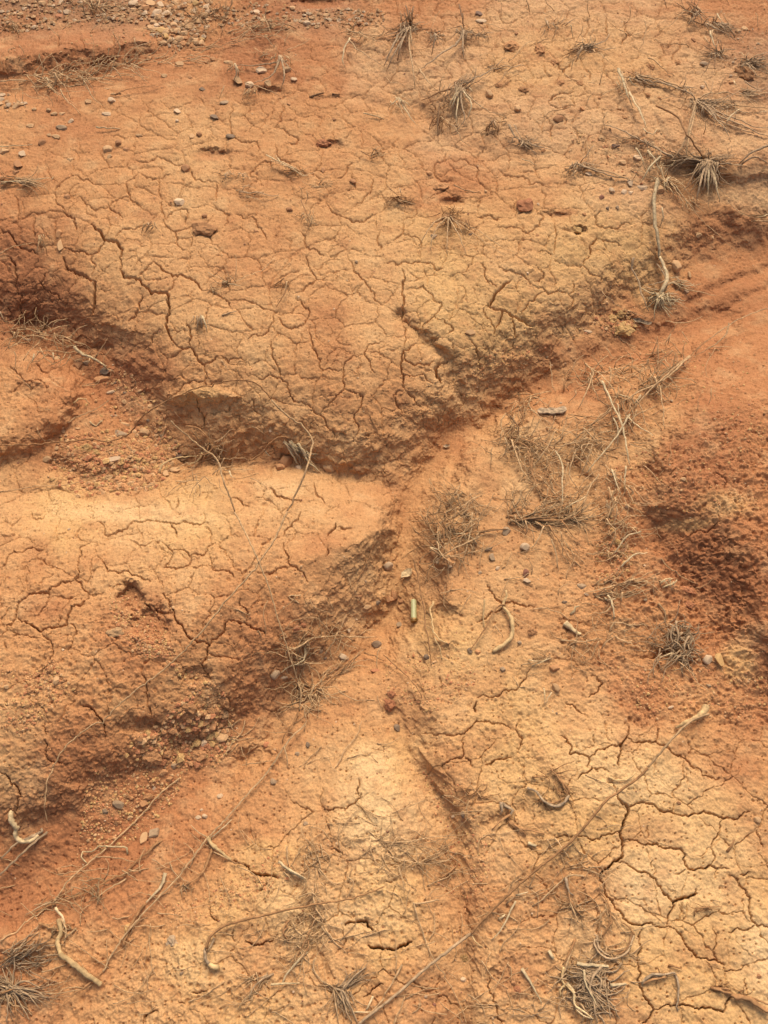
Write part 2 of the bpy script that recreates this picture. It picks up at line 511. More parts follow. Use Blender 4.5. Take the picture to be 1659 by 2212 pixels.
# ------------------------------------------------------------------ regional maps, one value per node of a 138 px lattice
COLMAP = ["iiidfieehhhee",
 "eeeefehhccchi", "dedcdddhhhhhh", "eddcddcedchdh", "edccdccbcbbee", "gfdccdcbbceee", "defdcddcdedee",
 "dedddcddbccfe".replace('b','c',1), "cbcbccdcdcefe", "ddccddcdcdeff", "ddededdbcddee", "cdddeddcbcedf",
 "ceeedcbdbbbcd", "effedcaccbbbc", "feedbcbdddabb", "eddbccbcccbba", "edccbcdccccbb"]
#          rough relief (0 smooth silt .. 9 crumbly) ; crack (0 none .. 9 full of hairlines)
ROUGH = ["6655644444445","4324433444445","3222233333444","3222233333434","4222332333323","5332222333322","4443333333333",
 "4445333222467","3333332223689","4444432234789","5554443335788","5654433444667","4554433444444","4444444444333","4444445444333","5555544454333","5555544444333"]
CRK = ["0101005555440","4421245666543","1245554655432","4566665565432","6666665666510","5666566666300","3456666651011",
 "4102566301111","5566653032110","6665421023210","6655310034211","5531110233311","2110234456666","1011454345777","1012344335777","2123444434777","3233444434777"]
PAL = {'a':(232,194,136),'b':(220,176,112),'c':(212,164,107),'d':(200,145,91),'e':(186,125,77),'f':(168,107,66),'g':(148,90,56),'h':(208,162,112),'i':(168,124,88)}
PALN = {k: srgb(*v) for k, v in PAL.items()}
for k in PALN: PALN[k] = PALN[k]*.96*np.array([1.01,.995,.96])+PALN[k].dot([.3,.5,.2])*.045
def node_interp(A, u, v):
    gx = np.clip(u/138.25, 0, 11.999); gy = np.clip(v/138.25, 0, 15.999)
    ix = gx.astype(int); iy = gy.astype(int); fx = gx-ix; fy = gy-iy
    fx = fx*fx*(3-2*fx); fy = fy*fy*(3-2*fy)
    if A.ndim == 3: fx = fx[..., None]; fy = fy[..., None]
    return (A[iy,ix]*(1-fx)+A[iy,ix+1]*fx)*(1-fy)+(A[iy+1,ix]*(1-fx)+A[iy+1,ix+1]*fx)*fy
MEANC = srgb(197,143,92)
for k in PALN: q = .85 if k in 'aefgih' else .70; PALN[k] = PALN[k]*q+MEANC*(1-q)
CM = np.array([[PALN[c] for c in r.ljust(13, 'e')] for r in COLMAP])
RM = np.array([[int(c)/9 for c in r] for r in ROUGH]); KM = np.array([[int(c)/9 for c in r] for r in CRK])
wu = U + 60*fbm(PX*6, PY*6, 21, 3); wv = V + 60*fbm(PX*6, PY*6, 22, 3)
ROU = node_interp(RM, wu, wv); CRA = node_interp(KM, wu, wv); COLR = node_interp(CM, wu+22*fbm(PX*24, PY*24, 23, 3, .6), wv+22*fbm(PX*24, PY*24, 24, 3, .6))
# spots of differently coloured soil, and darker tints filling several of the pits: colour, cx, cy, rx, ry, strength
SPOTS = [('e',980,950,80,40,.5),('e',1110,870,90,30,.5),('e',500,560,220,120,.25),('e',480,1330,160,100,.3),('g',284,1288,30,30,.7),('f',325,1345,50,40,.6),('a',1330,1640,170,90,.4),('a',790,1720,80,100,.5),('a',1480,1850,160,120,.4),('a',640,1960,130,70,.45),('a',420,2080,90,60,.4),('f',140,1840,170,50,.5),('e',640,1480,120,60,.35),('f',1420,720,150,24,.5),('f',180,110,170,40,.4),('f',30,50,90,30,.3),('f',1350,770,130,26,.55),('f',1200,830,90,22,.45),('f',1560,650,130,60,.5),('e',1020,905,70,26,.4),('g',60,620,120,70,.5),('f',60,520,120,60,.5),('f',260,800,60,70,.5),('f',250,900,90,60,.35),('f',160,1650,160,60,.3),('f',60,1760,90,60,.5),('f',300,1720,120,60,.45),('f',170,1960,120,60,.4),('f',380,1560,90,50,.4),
 ('f',1520,1190,80,50,.7),('g',1560,1270,60,60,.7),('f',1480,1010,70,60,.5),('f',1550,900,90,60,.5),('g',1500,1080,60,30,.4),('b',1560,1090,80,40,.6),
 ('b',1590,1430,46,50,.8),('b',1480,1130,60,16,.7),('f',1380,1500,80,24,.5),('f',1330,1440,60,20,.4),('f',1640,1350,30,120,.6),('e',1640,1520,40,40,.7),
 ('f',1590,1660,70,50,.6),('f',1120,2110,60,60,.5),('e',900,2150,120,80,.5),('b',1050,1590,120,40,.4),('a',800,1650,60,50,.6),('b',590,1840,90,30,.8),('b',500,1960,60,40,.6),
 ('a',1380,1700,150,60,.5),('a',1250,2050,60,90,.4),('a',650,2000,60,80,.5),('a',800,1990,90,60,.4),('b',430,860,60,24,.8),('f',350,790,40,34,.5),('f',740,760,44,34,.5),('f',700,690,50,30,.4),
 ('f',1180,690,50,24,.4),('g',30,560,70,90,.6),('g',60,650,80,40,.7),('f',240,760,50,60,.6),('f',120,480,80,30,.4),('f',100,1310,60,40,.6),('f',90,1200,40,40,.4),('e',700,1170,60,40,.6),('e',620,1330,50,40,.6),
 ('f',330,1300,24,24,.6),('e',330,1420,60,50,.5),('a',300,1110,200,30,.6),('a',600,1060,70,18,.5),('f',100,1830,80,50,.5),('g',60,2170,90,60,.4),('g',40,1900,50,70,.4),
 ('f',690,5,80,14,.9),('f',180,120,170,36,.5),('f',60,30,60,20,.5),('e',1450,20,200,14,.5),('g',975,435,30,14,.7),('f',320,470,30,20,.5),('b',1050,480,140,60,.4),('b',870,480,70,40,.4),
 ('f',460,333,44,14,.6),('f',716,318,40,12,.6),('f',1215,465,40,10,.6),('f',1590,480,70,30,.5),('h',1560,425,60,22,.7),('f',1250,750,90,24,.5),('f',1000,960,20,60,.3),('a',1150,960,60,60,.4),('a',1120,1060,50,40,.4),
 ('f',1450,1250,60,70,.5),('d',1010,1480,90,40,.4),('e',1300,2130,50,40,.4),('a',1560,1950,90,60,.3),('e',1370,1810,50,30,.4),('d',960,1260,30,60,.5),('c',760,1480,80,50,.4),('b',1060,1640,90,60,.4)]
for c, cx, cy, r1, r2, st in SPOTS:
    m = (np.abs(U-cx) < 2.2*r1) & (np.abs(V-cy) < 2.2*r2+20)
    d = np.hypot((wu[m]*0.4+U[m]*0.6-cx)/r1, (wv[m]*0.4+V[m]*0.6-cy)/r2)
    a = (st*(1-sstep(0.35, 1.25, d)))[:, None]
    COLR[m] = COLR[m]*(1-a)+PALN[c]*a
# mottling of the crust in the soil's own colours
m1 = fbm(PX*11, PY*11, 31, 4, .6); m2 = fbm(PX*38, PY*38, 32, 3, .6); m3 = fbm(PX*130, PY*130, 33, 2, .6)
a = (np.clip(m1*1.6-0.12, 0, 1)*0.58)[..., None]; COLR = COLR*(1-a)+PALN['f']*a
a = (np.clip(-m1*1.4-0.05+0.3*m2, 0, 1)*0.46)[..., None]; COLR = COLR*(1-a)+PALN['a']*a*0.95+PALN['b']*a*0.05
a = (np.clip(m2*1.5-0.25, 0, 1)*(0.22+0.35*ROU))[..., None]; COLR = COLR*(1-a)+PALN['e']*a
a = (np.clip(m3*1.8-0.55, 0, 1)*(0.30+0.5*ROU))[..., None]; COLR = COLR*(1-a)+PALN['g']*a
m4 = fbm(PX*75, PY*75, 34, 3, .7)
COLR *= (1+0.13*m4)[..., None]
del m1, m2, m3, m4, a

# ------------------------------------------------------------------ fine relief, straight up and down
gz = np.hypot(np.gradient(PZ, axis=0)/np.maximum(np.hypot(np.gradient(PY, axis=0), 1e-4), 1e-4), np.gradient(PZ, axis=1)/np.maximum(np.abs(np.gradient(PX, axis=1)), 1e-4))
STEEP = sstep(0.35, 1.1, gz)          # banks are crumbly where they are steep
R1 = np.maximum(sstep(0.15, 0.95, ROU), 0.36*STEEP)
dz = 0.0045*fbm(PX*14, PY*14, 41, 2) + 0.011*sstep(.45,.95,ROU)*np.abs(fbm(PX*19, PY*19, 48, 3)) + 0.022*sstep(.5,.95,ROU)*fbm(PX*8+.6*gnoise(PX*5,PY*5,70), PY*8, 49, 3)
n1 = gnoise(PX*42+gnoise(PX*20, PY*20, 3), PY*42, 42); n2 = gnoise(PX*95, PY*95, 43)
dz += (0.0014+0.0046*R1)*(n1*0.8) + (0.0014+0.0024*R1)*n2
lump = sstep(0.1, 0.5, CRA); dz += 0.0022*lump*np.abs(gnoise(PX*33+.5*n1, PY*33, 47))
n3 = gnoise(PX*210, PY*210, 44)
dz += (0.0008+0.0012*R1)*n3
vd, ve, vi = voronoi(PX*95, PY*95, 57)
dz -= (vi > 0.80)*(1-sstep(0.06, 0.24, vd))*0.0042
# crusty dimples: little pits with a crisp upper rim
vd, ve, vi = voronoi(PX*58, PY*58, 51)
pm = sstep(0.35, 0.6, fbm(PX*9, PY*9, 52, 2)*0.5+0.35+0.4*R1)
dz -= (vi > 0.62)*(1-sstep(0.10, 0.34, vd))*(0.0022+0.0030*R1)*pm
# crumbs standing proud where the soil is loose
for sc, am, th in ((70, .0045, .72), (125, .0034, .45)):
    vd, ve, vi = voronoi(PX*sc+.4*n2, PY*sc+.4*n1, 53+int(sc))
    dz += R1**1.3*sstep(-.35,.35,fbm(PX*sc*.13, PY*sc*.13, 90+int(sc), 2))*(vi > th)*np.sqrt(np.clip(1-(vd/(.28+.2*vi))**2, 0, 1))*am
del vd, ve, vi, pm
# digitised cracks
rng = random.Random(7)
def jag(pts, amp):
    for it in range(3):
        o = [pts[0]]
        for a, b in zip(pts, pts[1:]):
            L = math.hypot(b[0]-a[0], b[1]-a[1]); k = rng.uniform(-1, 1)*amp*L*(1 if it < 2 else 1.3)
            o.append(((a[0]+b[0])/2 - (b[1]-a[1])/L*k, (a[1]+b[1])/2 + (b[0]-a[0])/L*k)); o.append(b)
        pts = o
    return pts
CRD = np.zeros(U.shape); CRW = np.zeros(U.shape); NEAR = np.zeros(U.shape)
for ln in CRACKS.strip().splitlines():
    p = ln.split(); t = int(p[0]); k = int(p[1])
    pts = [T(t, *map(float, q.split(','))) for q in p[2:]]
    pts = [q for i, q in enumerate(pts) if i == 0 or q != pts[i-1]]
    pts = jag(pts, 0.20); n = len(pts)-1
    hw0 = {1:.72, 2:.84, 3:1.1, 4:1.6}[k]; dp0 = {1:.0055, 2:.0100, 3:.0155, 4:.024}[k]
    for i in range(n):
        (x1, y1), (x2, y2) = pts[i], pts[i+1]
        s = (i+0.5)/n; tap = min(1, 0.45+3.2*min(s, 1-s))
        hw = hw0*tap*rng.uniform(0.7, 1.3); dp = dp0*tap
        R = 18
        i0, i1 = np.searchsorted(GU, (min(x1,x2)-R, max(x1,x2)+R)); j0, j1 = np.searchsorted(GV, (min(y1,y2)-R, max(y1,y2)+R))
        if i1 <= i0 or j1 <= j0: continue
        d = seg_dist(U[j0:j1,i0:i1], V[j0:j1,i0:i1], x1, y1, x2, y2)
        g = dp*np.clip(1-d/(hw*1.5), 0, 1)**0.55
        CRD[j0:j1,i0:i1] = np.maximum(CRD[j0:j1,i0:i1], g)
        NEAR[j0:j1,i0:i1] = np.maximum(NEAR[j0:j1,i0:i1], np.exp(-(d/10.0)**2))
        g = (0.0006+0.0004*k)*np.exp(-(d/5.0)**2)
        CRW[j0:j1,i0:i1] = np.maximum(CRW[j0:j1,i0:i1], g)
# hairline network between the digitised cracks
wpx = PX+0.020*fbm(PX*16, PY*16, 61, 4, .6); wpy = PY+0.020*fbm(PX*16, PY*16, 62, 4, .6)
pxm = np.clip(PY, .8, 5)**.85/2.0     # keeps the far cracks as wide as the grid can carry
mA = sstep(0.22, 0.5, CRA)*sstep(-0.45, -0.05, fbm(PX*5, PY*5, 64, 2)); mB = sstep(0.3, 0.7, CRA)*sstep(-0.05, 0.25, fbm(PX*6, PY*6, 67, 2))
_, ve, vi = voronoi(wpx*10.5, wpy*10.5, 63)
dz -= 0.0066*np.clip(1-ve/(0.022*pxm+.006), 0, 1)**.6*mA*(1-.8*NEAR)
dz += 0.0012*sstep(0, .25, ve)*mA*(1+vi)
_, ve, _ = voronoi(wpx*19+3, wpy*19, 65)
dz -= 0.0055*np.clip(1-ve/(0.030*pxm+.008), 0, 1)**.7*mB*(1-.9*NEAR)
del ve, vi, wpx, wpy, mA, mB

persp = np.clip(1.35-0.25*(PY-1), 0.8, 1.3)
dz -= CRD*persp + CRW
fade = np.clip(1-(np.abs(U-W/2)-W/2-300)/900, 0, 1)*np.clip(1-(-V-300)/800, 0, 1)
PZF = PZ + dz*fade
# crumbly relief pushed sideways out of the steep bank faces
gxx = np.gradient(PZ, axis=1)/np.maximum(np.abs(np.gradient(PX, axis=1)), 1e-4); gyy = np.gradient(PZ, axis=0)/np.minimum(np.gradient(PY, axis=0), -1e-4)
gl = np.hypot(gxx, gyy)+1e-6; q1 = (PX+.6*PY); q2 = PZ*1.6+.4*(PY-PX)
off = STEEP*fade*(.0038*gnoise(q1*38, q2*42, 81)+.0028*gnoise(q1*85, q2*95, 82)+.0022*gnoise(q1*190, q2*190, 83))
fr = (PY > .15)
PX = PX-off*gxx/gl*fr; PY = PY-off*gyy/gl*fr
ground_xyz = np.stack([PX, PY, PZF], -1)

def grid_mesh(name, P, colour):
    nv, nu = P.shape[:2]
    me = bpy.data.meshes.new(name)
    me.vertices.add(nu*nv); me.vertices.foreach_set('co', P.reshape(-1).astype(np.float32))
    idx = np.arange(nu*nv).reshape(nv, nu)
    q = np.stack([idx[1:,:-1], idx[1:,1:], idx[:-1,1:], idx[:-1,:-1]], -1).reshape(-1)
    nq = (nu-1)*(nv-1)
    me.loops.add(nq*4); me.loops.foreach_set('vertex_index', q.astype(np.int32))
    me.polygons.add(nq); me.polygons.foreach_set('loop_start', np.arange(0, nq*4, 4, dtype=np.int32))
    me.polygons.foreach_set('loop_total', np.full(nq, 4, np.int32))
    me.polygons.foreach_set('use_smooth', np.ones(nq, bool))
    me.update(calc_edges=True)
    at = me.attributes.new('soil', 'FLOAT_COLOR', 'POINT')
    c = np.ones((nu*nv, 4), np.float32); c[:, :3] = colour.reshape(-1, 3)
    at.data.foreach_set('color', c.reshape(-1))
    return me
def soil_material():
    m = bpy.data.materials.new('cracked_clay_soil'); m.use_nodes = True; n = m.node_tree.nodes; l = m.node_tree.links
    b = n['Principled BSDF']; b.inputs['Roughness'].default_value = 0.93; b.inputs['Specular IOR Level'].default_value = 0.12
    at = n.new('ShaderNodeAttribute'); at.attribute_name = 'soil'
    tc = n.new('ShaderNodeTexCoord')
    def noi(sc, det, r=0.6):
        x = n.new('ShaderNodeTexNoise'); x.inputs['Scale'].default_value = sc; x.inputs['Detail'].default_value = det
        x.inputs['Roughness'].default_value = r; l.new(tc.outputs['Object'], x.inputs['Vector']); return x
    a = noi(260, 4, .7); c = noi(700, 2)
    mr = n.new('ShaderNodeMapRange'); mr.inputs[1].default_value = .3; mr.inputs[2].default_value = .7; mr.inputs[3].default_value = .78; mr.inputs[4].default_value = 1.18
    l.new(a.outputs[0], mr.inputs[0])
    mx = n.new('ShaderNodeMix'); mx.data_type = 'RGBA'; mx.blend_type = 'MULTIPLY'; mx.inputs[0].default_value = 1
    l.new(at.outputs['Color'], mx.inputs[6]); l.new(mr.outputs[0], mx.inputs[7])
    # pale and rust coloured grains
    cr = n.new('ShaderNodeMapRange'); cr.inputs[1].default_value = .66; cr.inputs[2].default_value = .74; l.new(c.outputs[0], cr.inputs[0])
    m2 = n.new('ShaderNodeMix'); m2.data_type = 'RGBA'; m2.inputs[7].default_value = (*[x*ALB for x in srgb(232,190,140)], 1)
    mm = n.new('ShaderNodeMath'); mm.operation = 'MULTIPLY'; mm.inputs[1].default_value = .45
    l.new(cr.outputs[0], mm.inputs[0]); l.new(mm.outputs[0], m2.inputs[0]); l.new(mx.outputs[2], m2.inputs[6])
    l.new(m2.outputs[2], b.inputs['Base Color'])
    bp = n.new('ShaderNodeBump'); bp.inputs['Strength'].default_value = .55; bp.inputs['Distance'].default_value = .0028
    ad = n.new('ShaderNodeMath'); ad.operation = 'ADD'; l.new(a.outputs[0], ad.inputs[0])
    e = noi(90, 3, .65); l.new(e.outputs[0], ad.inputs[1]); l.new(ad.outputs[0], bp.inputs['Height'])
    l.new(bp.outputs[0], b.inputs['Normal'])
    return m
ALB = 0.80                            # display tints of the palette brought down to soil albedo
gm = grid_mesh('ground', ground_xyz, COLR*ALB)
gm.materials.append(soil_material())
ground = bpy.data.objects.new('ground', gm); COL.objects.link(ground); ground['kind'] = 'structure'

# smoothed surface for resting things on: position for a picture point
SP = ground_xyz
def surf(u, v):
    i = int(np.clip(np.searchsorted(GU, u)-1, 1, NU-3)); j = int(np.clip(np.searchsorted(GV, v)-1, 1, NV-3))
    fx = (u-GU[i])/(GU[i+1]-GU[i]); fy = (v-GV[j])/(GV[j+1]-GV[j]); fx = min(max(fx,0),1); fy = min(max(fy,0),1)
    p = (SP[j,i]*(1-fx)+SP[j,i+1]*fx)*(1-fy)+(SP[j+1,i]*(1-fx)+SP[j+1,i+1]*fx)*fy
    return Vector((float(p[0]), float(p[1]), float(p[2])))
def surf_n(u, v, r=8):
    a = surf(u+r, v)-surf(u-r, v); b = surf(u, v-r)-surf(u, v+r)
    n = a.cross(b); n.normalize()
    if n.z < 0: n = -n
    return n
CAMP = Vector((0, 0, CAM_H))
def m_per_px(p):                       # metres covered by one working pixel at a point
    d = p-CAMP; return (d.y*cD - d.z*sD)/F
# ------------------------------------------------------------------ tagging and naming
def tag(o, label=None, cat=None, group=None, kind=None):
    if label: o['label'] = label
    if cat: o['category'] = cat
    if group: o['group'] = group
    if kind: o['kind'] = kind
    return o
def simple_mat(name, col, rough=0.85, var=0.25, scale=300, spec=0.2, bump=.25, bd=.0012, col2=None):
    m = bpy.data.materials.new(name); m.use_nodes = True; n = m.node_tree.nodes; l = m.node_tree.links
    b = n['Principled BSDF']; b.inputs['Roughness'].default_value = rough; b.inputs['Specular IOR Level'].default_value = spec
    tc = n.new('ShaderNodeTexCoord'); x = n.new('ShaderNodeTexNoise'); x.inputs['Scale'].default_value = scale; x.inputs['Detail'].default_value = 4
    oi = n.new('ShaderNodeObjectInfo'); va = n.new('ShaderNodeVectorMath'); va.operation = 'ADD'
    l.new(tc.outputs['Object'], va.inputs[0]); l.new(oi.outputs['Random'], va.inputs[1]); l.new(va.outputs[0], x.inputs['Vector'])
    r = n.new('ShaderNodeMix'); r.data_type = 'RGBA'
    c = srgb(*col)*ALB; c2 = srgb(*col2)*ALB if col2 else c*(1-var*1.6)
    mr = n.new('ShaderNodeMapRange'); mr.inputs[1].default_value = .35; mr.inputs[2].default_value = .65
    l.new(x.outputs[0], mr.inputs[0]); l.new(mr.outputs[0], r.inputs[0])
    r.inputs[6].default_value = (*np.minimum(c*(1+var*.4), .95), 1); r.inputs[7].default_value = (*c2, 1)
    hs = n.new('ShaderNodeHueSaturation'); q = n.new('ShaderNodeMapRange'); q.inputs[3].default_value = .84; q.inputs[4].default_value = 1.14
    l.new(oi.outputs['Random'], q.inputs[0]); l.new(q.outputs[0], hs.inputs['Value']); l.new(r.outputs[2], hs.inputs['Color'])
    l.new(hs.outputs[0], b.inputs['Base Color'])
    bp = n.new('ShaderNodeBump'); bp.inputs['Strength'].default_value = bump; bp.inputs['Distance'].default_value = bd
    l.new(x.outputs[0], bp.inputs['Height']); l.new(bp.outputs[0], b.inputs['Normal'])
    return m
STONE = {'t':('tan',(224,180,126)), 'p':('pale cream',(238,210,168)), 's':('slate grey',(122,108,90)), 'g':('grey',(178,156,122)), 'b':('brown',(178,126,82)),
         'o':('orange',(212,152,98)), 'r':('rusty red',(206,132,88)), 'k':('dark',(104,86,76)), 'y':('ochre yellow',(222,180,112)), 'm':('maroon',(146,94,76))}
for k in STONE: STONE[k] = (STONE[k][0], tuple(int(c*q+d*(1-q)) for c, d, q in zip(STONE[k][1], (198,146,98), (.68,.68,.68))))
SM = {k: simple_mat(v[0].replace(' ', '_')+'_stone', v[1], var=.16, scale=190) for k, v in STONE.items()}
CLODM = {k: simple_mat(v[0].replace(' ', '_')+'_clod', v[1], var=.22, scale=260, rough=.95, bump=.6, bd=.002) for k, v in STONE.items()}
import bmesh
def rock_bm(seed, clod=False):
    r = random.Random(seed); bm = bmesh.new()
    bmesh.ops.create_icosphere(bm, subdivisions=3, radius=1.0)
    if clod:
        for v in bm.verts:
            c = v.co.copy(); k = 1+.42*mnoise.noise(c*1.3+Vector((seed*7.1, 0, 0)))+.32*mnoise.noise(c*2.9+Vector((0, seed*3.3, 0)))+.16*mnoise.noise(c*7+Vector((0, 0, seed)))
            v.co = c*k
    else:
        planes = []
        for i in range(r.randint(8, 12)):
            d = Vector((r.gauss(0,1), r.gauss(0,1), r.gauss(0,.9))).normalized(); planes.append((d, r.uniform(.48, .80)))
        for v in bm.verts:
            for it in range(2):
                for d, k in planes:
                    s = v.co.dot(d)
                    if s > k: v.co -= d*(s-k)
            v.co += v.co*0.025*r.uniform(-1, 1)
    bmesh.ops.recalc_face_normals(bm, faces=bm.faces)
    return bm
ROCKS = {}
def rock_mesh(i, col, clod):
    key = (i, col, clod)
    if key not in ROCKS:
        me = bpy.data.meshes.new(('clod' if clod else 'stone')+'_shape'); bm = rock_bm(i+(50 if clod else 0), clod); bm.to_mesh(me); bm.free()
        me.materials.append((CLODM if clod else SM)[col]); 
        ROCKS[key] = me
    return ROCKS[key]
srng = random.Random(11)
def stone(name, u, v, wpx, hpx, col, label, cat='stone', group=None, clod=False, ang=None, sink=.22):
    p = surf(u, v); s = m_per_px(p); n = surf_n(u, v, max(6, wpx*.5))
    o = bpy.data.objects.new(name, rock_mesh(srng.randrange(14), col, clod)); COL.objects.link(o)
    a = wpx*s*.54; dep = math.atan2(CAM_H-p.z, math.hypot(p.x, p.y))
    b = hpx*s*.54                                     # the seen height mixes depth and thickness
    thick = max(min(a, b)*.75, b*.5); dd = max(math.sqrt(max((b*b-(thick*math.cos(dep))**2), (b*.45)**2))/max(math.sin(dep), .4), b*.6)
    q = Vector((0,0,1)).rotation_difference((n+Vector((0,0,1.0))).normalized())
    o.rotation_mode = 'QUATERNION'
    rz = Matrix.Rotation(srng.uniform(-.35, .35) if ang is None else ang, 3, 'Z').to_quaternion()
    o.rotation_quaternion = q @ rz
    o.scale = (a, dd, thick); o.location = p + n*(thick*(.5-sink))
    tag(o, label, cat, group); return o

